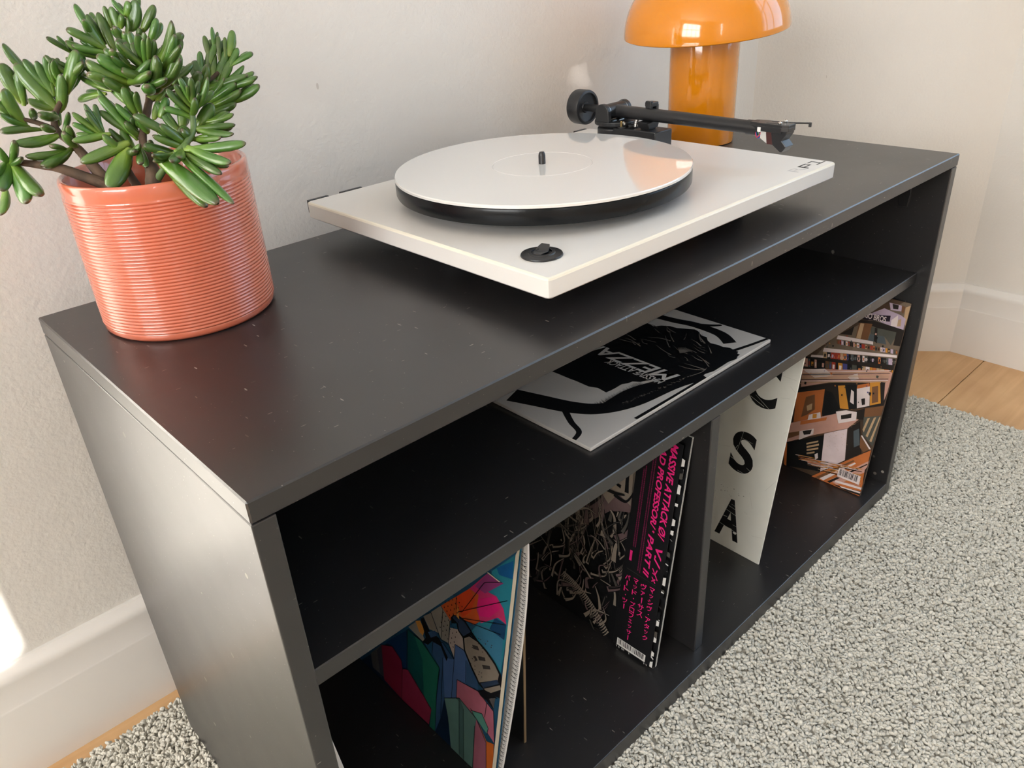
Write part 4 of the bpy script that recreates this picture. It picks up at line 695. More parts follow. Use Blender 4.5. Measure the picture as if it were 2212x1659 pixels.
m_leaf = mat('succulent_leaf', (0.06, 0.17, 0.03, 1), 0.30, spec=0.5, coat=0.25, coat_rough=0.15, sub=0.0)
nt = m_leaf.node_tree; b = nt.nodes['Principled BSDF']
tc = nt.nodes.new('ShaderNodeTexCoord'); sep = nt.nodes.new('ShaderNodeSeparateXYZ'); nt.links.new(tc.outputs['Generated'], sep.inputs[0])
cr = nt.nodes.new('ShaderNodeValToRGB')
el = cr.color_ramp.elements
el[0].position = 0.0; el[0].color = (0.24, 0.36, 0.05, 1)
el[1].position = 1.0; el[1].color = (0.11, 0.075, 0.045, 1)
for p_, c_ in ((0.24, (0.14, 0.27, 0.036, 1)), (0.55, (0.080, 0.185, 0.030, 1)), (0.93, (0.085, 0.19, 0.036, 1)), (0.975, (0.10, 0.12, 0.045, 1))):
    e = el.new(p_); e.color = c_
nt.links.new(sep.outputs['Z'], cr.inputs['Fac'])
oi = nt.nodes.new('ShaderNodeObjectInfo')
hs_ = nt.nodes.new('ShaderNodeHueSaturation')
mr = nt.nodes.new('ShaderNodeMapRange'); mr.inputs['To Min'].default_value = 0.55; mr.inputs['To Max'].default_value = 1.05
nt.links.new(oi.outputs['Random'], mr.inputs['Value']); nt.links.new(mr.outputs['Result'], hs_.inputs['Value'])
mr2 = nt.nodes.new('ShaderNodeMapRange'); mr2.inputs['To Min'].default_value = 0.485; mr2.inputs['To Max'].default_value = 0.515
ml = nt.nodes.new('ShaderNodeMath'); ml.operation = 'FRACT'; ml2 = nt.nodes.new('ShaderNodeMath'); ml2.operation = 'MULTIPLY'; ml2.inputs[1].default_value = 7.3
nt.links.new(oi.outputs['Random'], ml2.inputs[0]); nt.links.new(ml2.outputs[0], ml.inputs[0]); nt.links.new(ml.outputs[0], mr2.inputs['Value']); nt.links.new(mr2.outputs['Result'], hs_.inputs['Hue'])
nz = nt.nodes.new('ShaderNodeTexNoise'); nz.inputs['Scale'].default_value = 3.0; nt.links.new(tc.outputs['Generated'], nz.inputs['Vector'])
nt.links.new(cr.outputs['Color'], hs_.inputs['Color']); nt.links.new(hs_.outputs['Color'], b.inputs['Base Color'])
n9 = nt.nodes.new('ShaderNodeTexNoise'); n9.inputs['Scale'].default_value = 6; n9.inputs['Detail'].default_value = 4; nt.links.new(tc.outputs['Generated'], n9.inputs['Vector'])
bp = nt.nodes.new('ShaderNodeBump'); bp.inputs['Strength'].default_value = 0.12; bp.inputs['Distance'].default_value = 0.002
nt.links.new(n9.outputs['Fac'], bp.inputs['Height']); nt.links.new(bp.outputs['Normal'], b.inputs['Normal'])

def leaf_mesh(kind):
    S_ = [0, .04, .16, .34, .54, .72, .85, .93, .975, 1.0]
    if kind == 0:   Wd = [.34, .46, .66, .86, .98, 1.0, .86, .66, .44, .18]; bend = .55; thick = .80      # finger
    elif kind == 1: Wd = [.28, .38, .54, .74, .92, 1.0, .94, .78, .56, .30]; bend = -.35; thick = .70     # spoon bending back
    elif kind == 2: Wd = [.40, .54, .74, .92, 1.0, .96, .80, .60, .40, .16]; bend = .15; thick = .85      # straight finger
    else:           Wd = [.34, .46, .68, .90, 1.0, .96, .80, .60, .40, .16]; bend = 1.0; thick = .72      # curled up
    n = 10
    mb = MB(); vs = []; fs = []
    for s, wv in zip(S_, Wd):
        yo = bend * s * s
        for k in range(n):
            a = 2 * math.pi * k / n
            x = .5 * wv * math.cos(a); y = .5 * wv * thick * math.sin(a)
            if y > 0: y *= .8
            vs.append((x, y + yo, s))
    for i in range(len(S_) - 1):
        for k in range(n):
            k2 = (k + 1) % n
            fs.append((i * n + k, i * n + k2, (i + 1) * n + k2, (i + 1) * n + k))
    o = (len(S_) - 1) * n
    vs.append((0, bend, .985)); c_ = len(vs) - 1           # slightly sunken tip
    for k in range(n): fs.append((o + k, o + (k + 1) % n, c_))
    fs.append(tuple(reversed(range(n))))
    mb.add(vs, fs)
    return mb.mesh('leaf', m_leaf, smooth=80)
LEAF = [leaf_mesh(k) for k in range(4)]
random.seed(21)
base_w = Vector((PX, PY, H))
ALL = [tuple(l) for l in DATA['leaves']]
rl = random.Random(9)
for l in DATA['leaves']:          # companions a little further round each rosette
    if rl.random() < .76:
        bx, by, bz, tx, ty, tz_, wd = l; v = Vector((tx - bx, ty - by, tz_ - bz)); ln = v.length
        v2 = v + Vector((rl.gauss(.5, .35), rl.gauss(.55, .3), rl.gauss(.05, .3))) * ln * .55
        v2 = v2.normalized() * ln * rl.uniform(.75, .95)
        o3 = Vector((bx, by, bz)) + Vector((.35, .55, 0)) * rl.uniform(2, 8)
        ALL.append((*o3, *(o3 + v2), wd * .95))
ALL = ALL[:299]
for i, (bx, by, bz, tx, ty, tz_, wd) in enumerate(ALL):
    B_ = Vector((bx, by, bz)) / 1000 - base_w; T_ = Vector((tx, ty, tz_)) / 1000 - base_w
    B_ = B_ - (T_ - B_) * .22
    zz = T_ - B_; ln = zz.length; zz.normalize()
    wd = wd / 1000 * 1.16
    kind = random.choice((0, 0, 1, 2, 2, 3)) if ln > .012 else 2
    up = Vector((-CP.x * 0 - .1, -.35, 1.0)); up.normalize()
    yy = up - zz * up.dot(zz)
    if yy.length < .15: yy = Vector((0.3, -1, 0)) - zz * Vector((0.3, -1, 0)).dot(zz)
    yy.normalize(); yy.rotate(Matrix.Rotation(random.uniform(-.5, .5), 3, zz))
    xx = yy.cross(zz).normalized()
    bend = (.55, -.35, .15, 1.0)[kind]
    # aim so that the bent tip lands on T_
    tip = T_ - yy * bend * wd
    zz2 = (tip - B_); ln2 = zz2.length; zz2.normalize()
    yy2 = (yy - zz2 * yy.dot(zz2)).normalized(); xx2 = yy2.cross(zz2).normalized()
    o = bpy.data.objects.new('leaf', LEAF[kind]); COL.objects.link(o); o.parent = pl
    o.matrix_local = Matrix(((xx2.x * wd, yy2.x * wd, zz2.x * ln2, B_.x), (xx2.y * wd, yy2.y * wd, zz2.y * ln2, B_.y), (xx2.z * wd, yy2.z * wd, zz2.z * ln2, B_.z), (0, 0, 0, 1)))
# branches
def smooth_path(P, n=5):
    out = []
    for i in range(len(P) - 1):
        p0 = P[max(i - 1, 0)]; p1 = P[i]; p2 = P[i + 1]; p3 = P[min(i + 2, len(P) - 1)]
        for k in range(n):
            t = k / n
            out.append([0.5 * ((2 * p1[c]) + (-p0[c] + p2[c]) * t + (2 * p0[c] - 5 * p1[c] + 4 * p2[c] - p3[c]) * t * t + (-p0[c] + 3 * p1[c] - 3 * p2[c] + p3[c]) * t ** 3) for c in range(len(p1))])
    out.append(P[-1])
    return out
m_green = mat('green_stem', (0.10, 0.17, 0.05, 1), 0.45, noise=.3, nscale=60)
for i, path in enumerate(DATA['stems']):
    sp_ = smooth_path([list(p) for p in path], 5)
    mb = MB(); pts = [Vector(p[:3]) / 1000 - base_w for p in sp_]
    if i in (0, 1, 3, 4, 5):
        pts = [Vector((pts[0].x, pts[0].y, .088))] + pts if pts[0].z > .088 else pts
        rad = [p[3] / 1000 for p in sp_]; rad = ([rad[0] * 1.15] + rad) if len(rad) < len(pts) else rad
    else: rad = [p[3] / 1000 for p in sp_]
    mb.tube(pts, rad, 12, wob=.06)
    mb.build('branch', m_green if i in (5, 7) else M_BARK, pl, smooth=80)

# ================================================================== RECORD SLEEVES
S = 0.311
def frame(o, lean, udx=0.0):
    U = Vector((udx, 1, 0)).normalized(); l = math.radians(lean)
    V = Vector((math.sin(l), 0, math.cos(l))); V -= U * U.dot(V); V.normalize()
    Nn = V.cross(U).normalized(); X_ = -U
    return Matrix(((X_.x, V.x, Nn.x, o[0]), (X_.y, V.y, Nn.y, o[1]), (X_.z, V.z, Nn.z, o[2]), (0, 0, 0, 1)))
def ink(name, r, g, b, rough=.42, var=.12, nscale=30):
    return mat('print_' + name, srgb(r, g, b), rough, noise=var, nscale=nscale, spec=.4)
PAL = {'navy': (14, 38, 62), 'navy2': (16, 52, 92), 'teal': (40, 132, 150), 'blue': (18, 92, 150), 'sky': (62, 128, 160), 'deep': (24, 70, 110), 'orange': (214, 92, 38), 'redor': (226, 74, 30), 'magenta': (206, 52, 110), 'pinkhot': (224, 30, 120), 'violet': (150, 60, 120),
       'grey': (92, 88, 88), 'greyd': (60, 62, 72), 'crimson': (132, 30, 58), 'green': (34, 112, 92), 'greend': (16, 84, 84), 'rose': (150, 44, 72), 'stone': (150, 142, 130), 'cream': (176, 160, 150), 'slate': (52, 84, 122), 'slate2': (74, 104, 152), 'pink': (182, 104, 122), 'sage': (96, 132, 124), 'saged': (76, 108, 104), 'mauve': (160, 96, 112), 'orange2': (206, 104, 40), 'amber': (220, 148, 66), 'mint': (88, 148, 132),
       'ink': (16, 16, 20), 'birdblue': (44, 60, 84), 'birdgrey': (146, 134, 120), 'birddark': (70, 64, 60), 'creamline': (226, 214, 190),
       'shopwall': (120, 104, 88), 'shoplav': (192, 172, 190), 'shopdk': (44, 38, 34), 'shopbr': (122, 84, 56), 'shoptan': (190, 158, 122), 'shopwh': (232, 216, 212), 'shopsign': (44, 34, 44), 'shopgr': (84, 84, 76), 'shopslate': (84, 92, 96), 'shoppk': (204, 156, 140), 'shopor': (196, 112, 58), 'shopbk': (22, 22, 22), 'shopgold': (206, 140, 52), 'shoppaper': (226, 206, 206), 'shopblue': (74, 74, 130), 'shopred': (170, 60, 40)}
class Art:
    def __init__(self): self.mb = MB(); self.mats = []; self.idx = {}; self.z = .00008
    def mi(self, n, r=.42):
        if n not in self.idx:
            self.idx[n] = len(self.mats); self.mats.append(ink(n, *PAL[n], rough=r) if n in PAL else MATS[n])
        return self.idx[n]
    def poly(self, n, flat_mm, r=.42):
        p = [(flat_mm[i] / 1000, flat_mm[i + 1] / 1000) for i in range(0, len(flat_mm), 2)]
        q = []
        for x, y in p:
            q.append((min(-.0001, max(-S + .0002, x)), min(S - .0002, max(.0002, y))))
        self.mb.flat(q, self.z, self.mi(n, r)); self.z += .000012
    def line(self, n, flat_mm, w):
        p = [Vector((flat_mm[i] / 1000, flat_mm[i + 1] / 1000)) for i in range(0, len(flat_mm), 2)]
        for a, b in zip(p[:-1], p[1:]):
            t = (b - a)
            if t.length < 1e-6: continue
            nrm = Vector((-t.y, t.x)).normalized() * w / 2000
            q = [a + nrm, a - nrm, b - nrm, b + nrm]
            self.mb.flat([(min(-.0001, max(-S, v.x)), min(S, max(0, v.y))) for v in q], self.z, self.mi(n))
        self.z += .000006
    def stroke(self, n, pts, w0, w1):
        """tapered brush stroke through mm points"""
        P = smooth_path([[a, b] for a, b in pts], 6)
        P = [Vector((a / 1000, b / 1000)) for a, b in P]
        l = []; r = []
        for i, p in enumerate(P):
            t = (P[min(i + 1, len(P) - 1)] - P[max(i - 1, 0)]); nrm = Vector((-t.y, t.x)).normalized()
            f = i / (len(P) - 1); w_ = (w0 + (w1 - w0) * f) / 2000
            l.append(p + nrm * w_); r.append(p - nrm * w_)
        cl = lambda v: (min(-.0001, max(-S + .0001, v.x)), min(S - .0001, max(.0001, v.y)))
        for i in range(len(P) - 1):
            self.mb.flat([cl(l[i]), cl(r[i]), cl(r[i + 1]), cl(l[i + 1])], self.z, self.mi(n))
        self.z += .000008
    def build(self, parent, name='cover_print'):
        return self.mb.build(name, self.mats, parent)
M_CARD = mat('white_card', (0.74, 0.71, 0.665, 1), 0.5)
M_BLACKCARD = mat('black_cover', (0.010, 0.010, 0.011, 1), 0.36)
M_PINK = mat('hot_pink_ink', srgb(240, 40, 130), 0.45)
M_DIMPINK = mat('dim_pink_ink', srgb(112, 24, 66), 0.5)
M_BONE = mat('bone_ink', srgb(150, 138, 124), 0.42, noise=.12, nscale=40)
M_MIST = mat('mauve_ink', srgb(112, 92, 92), 0.42, noise=.18, nscale=30)
M_ASH = mat('ash_ink', srgb(84, 80, 74), 0.42, noise=.15, nscale=40)
M_PAPERW = mat('paper_white', (0.80, 0.78, 0.74, 1), 0.5)
M_KRAFT = mat('kraft_card', (0.22, 0.145, 0.075, 1), 0.7)

def barcode(mb, x0, x1, y0, y1, z, mw, mk, seed):
    rnd = random.Random(seed)
    mb.flat([(x0, y0), (x1, y0), (x1, y1), (x0, y1)], z, mw)
    x = x0 + .002
    while x < x1 - .003:
        w_ = rnd.choice((.0004, .0006, .0009, .0013)); mb.flat([(x, y0 + (y1 - y0) * .22), (x + w_, y0 + (y1 - y0) * .22), (x + w_, y1 - .0006), (x, y1 - .0006)], z + .00002, mk)
        x += w_ + rnd.choice((.0005, .0007, .0011))

# --- black illustrated sleeve with the obi strip
rec = thing('record_sleeve', None, 'black illustrated record sleeve with pink lettered side strip leaning on the cabinet divider', 'record', 'records in the cabinet', frame((.4380, .0371, .022), 9.3, -.0177))
mb = MB(); mb.box(-S, 0, 0, S, -.0030, 0); mb.build('sleeve', M_BLACKCARD, rec, bevel=.0004)
mb = MB()
for z_ in (-.0007, -.0024): mb.box(-.0002, .00025, .001, S - .0004, z_, z_ + .0004)
mb.box(-.0060, .0003, S - .0012, S + .0003, -.0026, -.0004)
mb.build('card_edge', M_PAPERW, rec)
art = Art()
rnd = random.Random(11)
art.poly('mauve_ink', [-70, 300, -110, 290, -170, 230, -165, 170, -120, 150, -95, 175, -62, 190, -60, 250])
art.poly('bone_ink', [-66, 262, -120, 250, -128, 205, -100, 190, -84, 210, -64, 200])
art.poly('ash_ink', [-170, 250, -250, 200, -230, 120, -180, 110, -150, 160])
for k in range(230):       # abstract ink strokes
    if k == 150:
        art.poly('mauve_ink', [-70, 262, -118, 232, -150, 196, -142, 168, -100, 176, -62, 190]); art.poly('bone_ink', [-66, 250, -96, 236, -118, 204, -96, 186, -84, 206, -64, 198])
    cx, cy = -rnd.uniform(66, 262), rnd.uniform(8, 235)
    a = rnd.gauss(1.3, .8); ln = rnd.uniform(14, 52); cv = rnd.uniform(-1.1, 1.1)
    p = [(cx, cy), (cx + math.cos(a) * ln * .5 - math.sin(a) * ln * cv * .35, cy + math.sin(a) * ln * .5 + math.cos(a) * ln * cv * .35), (cx + math.cos(a) * ln, cy + math.sin(a) * ln)]
    q = [(min(-62, x), y) for x, y in p]
    n_ = rnd.choice(('bone_ink', 'bone_ink', 'ash_ink', 'mauve_ink'))
    w_ = rnd.uniform(3.0, 9.0) if k < 150 else rnd.uniform(1.5, 4.0)
    if k >= 150 and cy > 160: n_ = 'black_cover'
    art.stroke('black_cover', q, w_ + 2.4, 1.6)
    art.stroke(n_, q, w_, .6)
    if k % 2: art.stroke('black_cover', [(x + 1.2, y + 2) for x, y in q], w_ * .45, .3)
for k in range(90):
    cx, cy = -rnd.uniform(66, 250), rnd.uniform(8, 200); s_ = rnd.uniform(1, 4)
    art.poly(rnd.choice(('bone_ink', 'black_cover', 'ash_ink')), [cx, cy, cx - s_, cy + s_ * rnd.uniform(-.5, .8), cx - s_ * rnd.uniform(.1, .8), cy + s_ * 1.5])
for k in range(26):        # hair-thin arcs
    x = -rnd.uniform(110, 190); y_ = rnd.uniform(190, 235); sx_ = rnd.uniform(-25, 15)
    art.stroke('bone_ink', [(x, y_), (x + 14, y_ - 45), (min(-62, x + 26 + sx_), y_ - 110)], .5, .25)
for k in range(34):        # comb of short pale blades
    f = k / 33; x = -150 + 80 * f; y_ = 60 - 48 * f + 10 * math.sin(3 * f)
    art.stroke('bone_ink', [(x, y_), (x - 3, y_ - 6), (x - 7, y_ - 11)], 2.4, .2)
for k in range(46):        # narrow strip of the picture beside the obi
    y_ = rnd.uniform(2, 285); h_ = rnd.uniform(1.5, 9)
    art.poly(rnd.choice(('paper_white', 'paper_white', 'ash_ink', 'black_cover')), [-.4, y_, -4.2, y_ + rnd.uniform(-2, 2), -4.2, y_ + h_, -.4, y_ + h_ + rnd.uniform(-3, 3)])
for k in range(9):
    x = -rnd.uniform(8, 60); art.stroke('paper_white', [(x, 6), (x + 2, 3), (x + 3, .6)], 1.6, .3)
art.build(rec)
zo = art.z + .0005
mb = MB(); mb.box(-.0605, -.0045, .0035, .3025, art.z + .0001, zo); obi = mb.build('obi_strip', M_BLACKCARD, rec, bevel=.0001, seg=1)
mb = MB(); z_ = zo + .00006
dn_, up_ = (0, -1), (1, 0)
put_text(mb, 'MASSIVE ATTACK', (-.0196, .3005), dn_, up_, .1040, .0093, z_, 0, shear=.28, bold=.028)
put_text(mb, '\u00d8/', (-.0196, .1950), dn_, up_, .0175, .0096, z_, 0, shear=.28, bold=.02)
put_text(mb, 'V./', (-.0196, .1660), dn_, up_, .0260, .0096, z_, 0, shear=.28, bold=.028)
put_text(mb, 'MAD PROFESSOR/', (-.0318, .3005), dn_, up_, .1140, .0082, z_, 0, shear=.28, bold=.028)
put_text(mb, '*', (-.0275, .1850), dn_, up_, .0034, .0034, z_, 0, bold=.02)
put_text(mb, 'PART II', (-.0318, .1780), dn_, up_, .0570, .0082, z_, 0, shear=.28, bold=.028)
# brush-drawn mark after the V
for q in ([(-19.5, 137), (-11, 124)], [(-19, 131), (-14.5, 129.5)], [(-13, 137.5), (-15, 131)], [(-18.8, 125.5), (-13.5, 119)], [(-18.6, 119.5), (-13.8, 124)]):
    a, b_ = (Vector((x / 1000, y_ / 1000)) for x, y_ in q); t_ = (b_ - a); nr = Vector((-t_.y, t_.x)).normalized() * .0007
    mb.flat([tuple(a + nr), tuple(a - nr), tuple(b_ - nr), tuple(b_ + nr)], z_ + .00001, 0)
def kata(col, U_, v0, v1):
    stp = (v0 - v1) / len(col)
    for i, ch in enumerate(col):
        cy = v0 - stp * (i + .5)
        if ch == '\u30fc':
            mb.flat([(-U_ - .0006, cy - stp * .42), (-U_ + .0006, cy - stp * .42), (-U_ + .0008, cy + stp * .42), (-U_ - .0008, cy + stp * .42)], z_, 0); continue
        small = ch in '\u30c3\u30a1\u30a7'; dot = ch == '\u30fb'
        hgt = stp * (.22 if dot else .62 if small else .86); wd = min(.0086, hgt) if not dot else hgt
        if dot: wd = hgt = .0016
        put_text(mb, ch, (-U_ - wd / 2, cy - hgt / 2), (1, 0), (0, 1), wd, hgt, z_, 0, bold=.012)
kata('\u30de\u30c3\u30b7\u30f4\u30fb\u30a2\u30bf\u30c3\u30af', .0158, .1120, .0345)
kata('\u30f4\u30a1\u30fc\u30b5\u30b9', .0278, .1110, .0620)
kata('\u30de\u30c3\u30c9\u30fb\u30d7\u30ed\u30d5\u30a7\u30c3\u30b5\u30fc', .0395, .1115, .0200)
kata('\u30d1\u30fc\u30c8\u30fb\u30c4\u30fc', .0515, .1110, .0600)
mb.flat([(-.0545, .1182), (-.0115, .1162), (-.0115, .1166), (-.0545, .1186)], z_, 2)
for U_, va, vb, m_ in ((.0362, .2900, .1235, 1), (.0392, .2820, .1235, 1), (.0470, .2600, .1520, 1), (.0498, .2550, .1520, 1)):      # rows of illegible small print
    v_ = va
    while v_ > vb:
        l_ = rnd.uniform(.0006, .0030); mb.flat([(-U_ - .0007, v_ - l_), (-U_ + .0007, v_ - l_), (-U_ + .0007, v_), (-U_ - .0007, v_)], z_, m_); v_ -= l_ + .0006
mb.flat([(-.0532, .1310), (-.0498, .1310), (-.0498, .1450), (-.0532, .1450)], z_, 0)
barcode(mb, -.0545, -.0110, .0048, .0152, z_, 3, 4, 3)
mb.build('obi_print', [M_PINK, M_DIMPINK, M_ASH, M_PAPERW, M_INK], obi)

# --- white sleeve with large letters
M_CSA = mat('scuffed_white_cover', srgb(226, 226, 216), 0.42, noise=.06, nscale=14)
rec = thing('record_sleeve', None, 'white record sleeve printed with large black letters C S A right of the divider', 'record', 'records in the cabinet', frame((.682, .0451, .022), 9.8, .019))
mb = MB(); mb.box(-S, 0, 0, S, -.0026, 0); mb.build('sleeve', M_CSA, rec, bevel=.0004)
mb = MB(); z_ = .00006
put_text(mb, 'A', (-.0762, .0157), (1, 0), (0, 1), .0390, .0620, z_, 0, bold=.03)
put_text(mb, 'S', (-.0752, .1215), (1, 0), (0, 1), .0370, .0620, z_, 0, bold=.03)
put_text(mb, 'C', (-.0700, .2255), (1, 0), (0, 1), .0460, .0640, z_, 0, bold=.03)
rnd = random.Random(5)
for xa, ya, xb, yb, w_ in ((-61, 186, -66, 150, .35), (-66, 160, -70, 152, .5), (-75, 140, -66, 137, .5), (-47, 133, -40, 130, .4), (-62, 66, -49, 64, .5), (-67, 59, -45, 55, .6), (-70, 47, -61, 48, .7), (-74, 34, -40, 30, .4), (-50, 40, -39, 39, .4), (-60, 124, -50, 123, .4), (-62, 236, -40, 228, .5), (-55, 240, -30, 226, .3), (-58, 70, -52, 69, .35), (-64, 173, -45, 171, .3)):
    a = Vector((xa / 1000, ya / 1000)); b_ = Vector((xb / 1000, yb / 1000)); t_ = b_ - a; nr = Vector((-t_.y, t_.x)).normalized() * w_ / 2000
    mb.flat([tuple(a + nr), tuple(a - nr), tuple(b_ - nr), tuple(b_ + nr)], z_ + .00003, 1)
for k in range(10):
    a = rnd.uniform(0, 6.28); r_ = .0022 * rnd.uniform(.6, 1.1)
mb.flat([(-.0445 + .0028 * math.cos(k * .7) * (1 + .2 * math.sin(k * 2)), .0285 + .0018 * math.sin(k * .7)) for k in range(9)], z_ + .00003, 1)
for k in range(26):       # pale scuffs on the cover
    x = -rnd.uniform(4, 110); y_ = rnd.uniform(20, 290); a = rnd.uniform(-.5, 2.0); l_ = rnd.uniform(3, 26)
    A_ = Vector((x / 1000, y_ / 1000)); B2 = Vector((min(-.001, (x + l_ * math.cos(a)) / 1000), (y_ + l_ * math.sin(a)) / 1000)); t_ = B2 - A_
    if t_.length < 1e-4: continue
    nr = Vector((-t_.y, t_.x)).normalized() * .00012
    mb.flat([tuple(A_ + nr), tuple(A_ - nr), tuple(B2 - nr), tuple(B2 + nr)], z_ - .00002, 2)
for k in range(16):
    x = rnd.gauss(-.066, .012); y_ = rnd.gauss(.090, .005); r_ = rnd.uniform(.0003, .0011)
    mb.flat([(x + r_ * math.cos(q), y_ + r_ * .6 * math.sin(q)) for q in (0, 1.2, 2.5, 3.7, 5)], z_ - .00002, 3)
mb.build('cover_print', [mat('black_letter_ink', (0.008, 0.008, 0.008, 1), .45), M_CSA, mat('pale_scuff', srgb(188, 186, 176), .5), mat('grey_smudge', srgb(130, 128, 120), .6)], rec)

# --- sleeve with a record shop photograph
rec = thing('record_sleeve', None, 'record sleeve with warm photograph of record shop bins leaning on the far cabinet side', 'record', 'records in the cabinet', frame((.9259, .0157, .022), 9.9))
mb = MB(); mb.box(-S, 0, 0, S, -.0030, 0); mb.build('sleeve', mat('shop_cover', srgb(84, 66, 52), .3, noise=.2, nscale=60), rec, bevel=.0005)
art = Art()
rnd = random.Random(31)
SHOPC = ['shopdk', 'shopbr', 'shoptan', 'shopwh', 'shopor', 'shopgold', 'shopbk', 'shoplav', 'shoppk', 'shopslate', 'shopblue', 'shopred', 'shopgr', 'shopdk', 'shopbk']
def shop_rows():
    for ri, r_ in enumerate(DATA['art']['shoprows']):
        a, b_, c_, d_ = (Vector((r_[i], r_[i + 1])) for i in (0, 2, 4, 6))
        u = 0
        while u < .985:
            w_ = rnd.uniform(.022, .052); u2 = min(1, u + w_)
            t0, t1 = a.lerp(b_, u), a.lerp(b_, u2); q0, q1 = c_.lerp(d_, u), c_.lerp(d_, u2)
            art.poly(rnd.choice(SHOPC), [*t0, *t1, *q1, *q0])
            m0 = t0.lerp(q0, .3).lerp(t1.lerp(q1, .3), .25); m1 = t0.lerp(q0, .3).lerp(t1.lerp(q1, .3), .8); m2 = t0.lerp(q0, .8).lerp(t1.lerp(q1, .8), .7); m3 = t0.lerp(q0, .8).lerp(t1.lerp(q1, .8), .2)
            if rnd.random() < .7: art.poly(rnd.choice(SHOPC), [*m0, *m1, *m2, *m3])
            u = u2 + rnd.uniform(.001, .006)
for k, (n_, p) in enumerate(DATA['art']['shop']):
    art.poly(n_, p, .3)
    if k == 20: shop_rows()
    if n_ == 'shoppk' and k in (21, 53, 54):
        pass
for i_, s_ in enumerate(DATA['art']['shopstripes']):
    art.poly(rnd.choice(('shopwh', 'shopbr', 'shoptan', 'shopor', 'shopdk', 'shopwh')), s_, .3)
for n_, p in DATA['art']['shop'][45:]: art.poly(n_, p, .3)
for k in range(60):        # grain of small objects in the bins
    x = -rnd.uniform(8, 190); y_ = rnd.uniform(150, 262) - abs(x) * .12
    s_ = rnd.uniform(1.2, 3.6)
    art.poly(rnd.choice(SHOPC), [x, y_, x - s_, y_ + rnd.uniform(-.4, .4), x - s_, y_ + s_ * 1.2, x, y_ + s_ * 1.2], .3)
for k in range(40):        # handwriting-like specks on the pale sheet and dark sleeves
    x = -rnd.uniform(34, 68); y_ = rnd.uniform(60, 112)
    art.poly('shoptan', [x, y_, x - rnd.uniform(.8, 2), y_ + .3, x - rnd.uniform(.5, 1.4), y_ + .9], .3)
for k in range(70):        # record spines fanned across the lower bin
    f = rnd.random(); x = -rnd.uniform(2, 90); y_ = 48 - .42 * abs(x) * .4 - rnd.uniform(0, 30) * (1 - abs(x) / 120)
    art.poly(rnd.choice(('shopor', 'shopwh', 'shopbr', 'shoppk', 'shoptan', 'shopgold', 'shopdk')), [x, y_, x - 26, y_ - 5.5, x - 26, y_ - 6.4, x, y_ - 1.0], .3)
zt = art.z + .00002
sx0, sy0 = DATA['art']['shopsigntext'][0] / 1000, DATA['art']['shopsigntext'][1] / 1000
put_text(art.mb, 'ARIO BROS', (-.0640, .2755), (1, .03), (0, 1), .0375, .0085, zt, art.mi('shopwh'), bold=.02)
barcode(art.mb, -.0398, -.0050, .0190, .0332, zt, art.mi('shopwh'), art.mi('shopbk'), 8)
art.build(rec)

# --- colourful bird sleeve, gaping open towards the front
rec = thing('record_sleeve', None, 'colourful painted record sleeve with grey birds over bright city blocks, gaping open', 'record', 'records in the cabinet', frame((.193, .058, .022), 11.5))
mb = MB(); mb.box(-S, 0, 0, S, -.0011, 0); mb.build('front_cover', mat('painted_cover', srgb(30, 80, 110), .4, noise=.3, nscale=14), rec, bevel=.0003)
art = Art()
for n_, p in DATA['art']['bird']: art.poly(n_, p)
for p in DATA['art']['birdlines']: art.line('ink', p, .7)
rnd = random.Random(2)
for i in range(9):         # dotted windows of the pale tower
    for j in range(6):
        x = -(72 + j * 4.6 + i * 1.0); y_ = 188 - i * 7 + j * 2.2
        art.poly('ink', [x, y_, x - 1.3, y_ + .2, x - 1.2, y_ + 1.6, x, y_ + 1.4])
for k in range(26):        # feather flecks
    x = -rnd.uniform(22, 52); y_ = 172 - (abs(x) - 14) * -.2 - rnd.uniform(0, 50)
    art.poly('birddark', [x, y_, x - 2.0, y_ - .4, x - 1.0, y_ - 1.6])
art.poly('creamline', [-.2, .3, -5.4, .3, -4.6, 288, -.2, 300])
art.build(rec)
# sleeve back: a sheet bowing away from the front cover, printed inside along its edge
mb = MB(); nS = 24; vs = []; fs = []
for i in range(nS + 1):
    y_ = S * i / nS; gap = -.0015 - .0105 * math.sin(math.pi * min(1, max(0, (1 - y_ / S))) ** .75) ** 1.0
    for xx, gz in ((-S, -.0022), (-.08, gap * .55 - .001), (-.02, gap), (.0035, gap)):
        vs.append((xx, y_ , gz))
o_ = len(vs)
vs += [(x, y_, z - .0022) for x, y_, z in vs]
for i in range(nS):
    for k in range(3):
        a = i * 4 + k; fs.append((a, a + 1, a + 5, a + 4)); fs.append((o_ + a, o_ + a + 4, o_ + a + 5, o_ + a + 1))
    a = i * 4 + 3; fs.append((a, o_ + a, o_ + a + 4, a + 4))
    a = i * 4; fs.append((a, a + 4, o_ + a + 4, o_ + a))
for k in range(3): fs.append((k, o_ + k, o_ + k + 1, k + 1)); a = nS * 4 + k; fs.append((a, a + 1, o_ + a + 1, o_ + a))
mb.add(vs, fs); back = mb.build('back_cover', M_CARD, rec, smooth=40)
mb = MB()
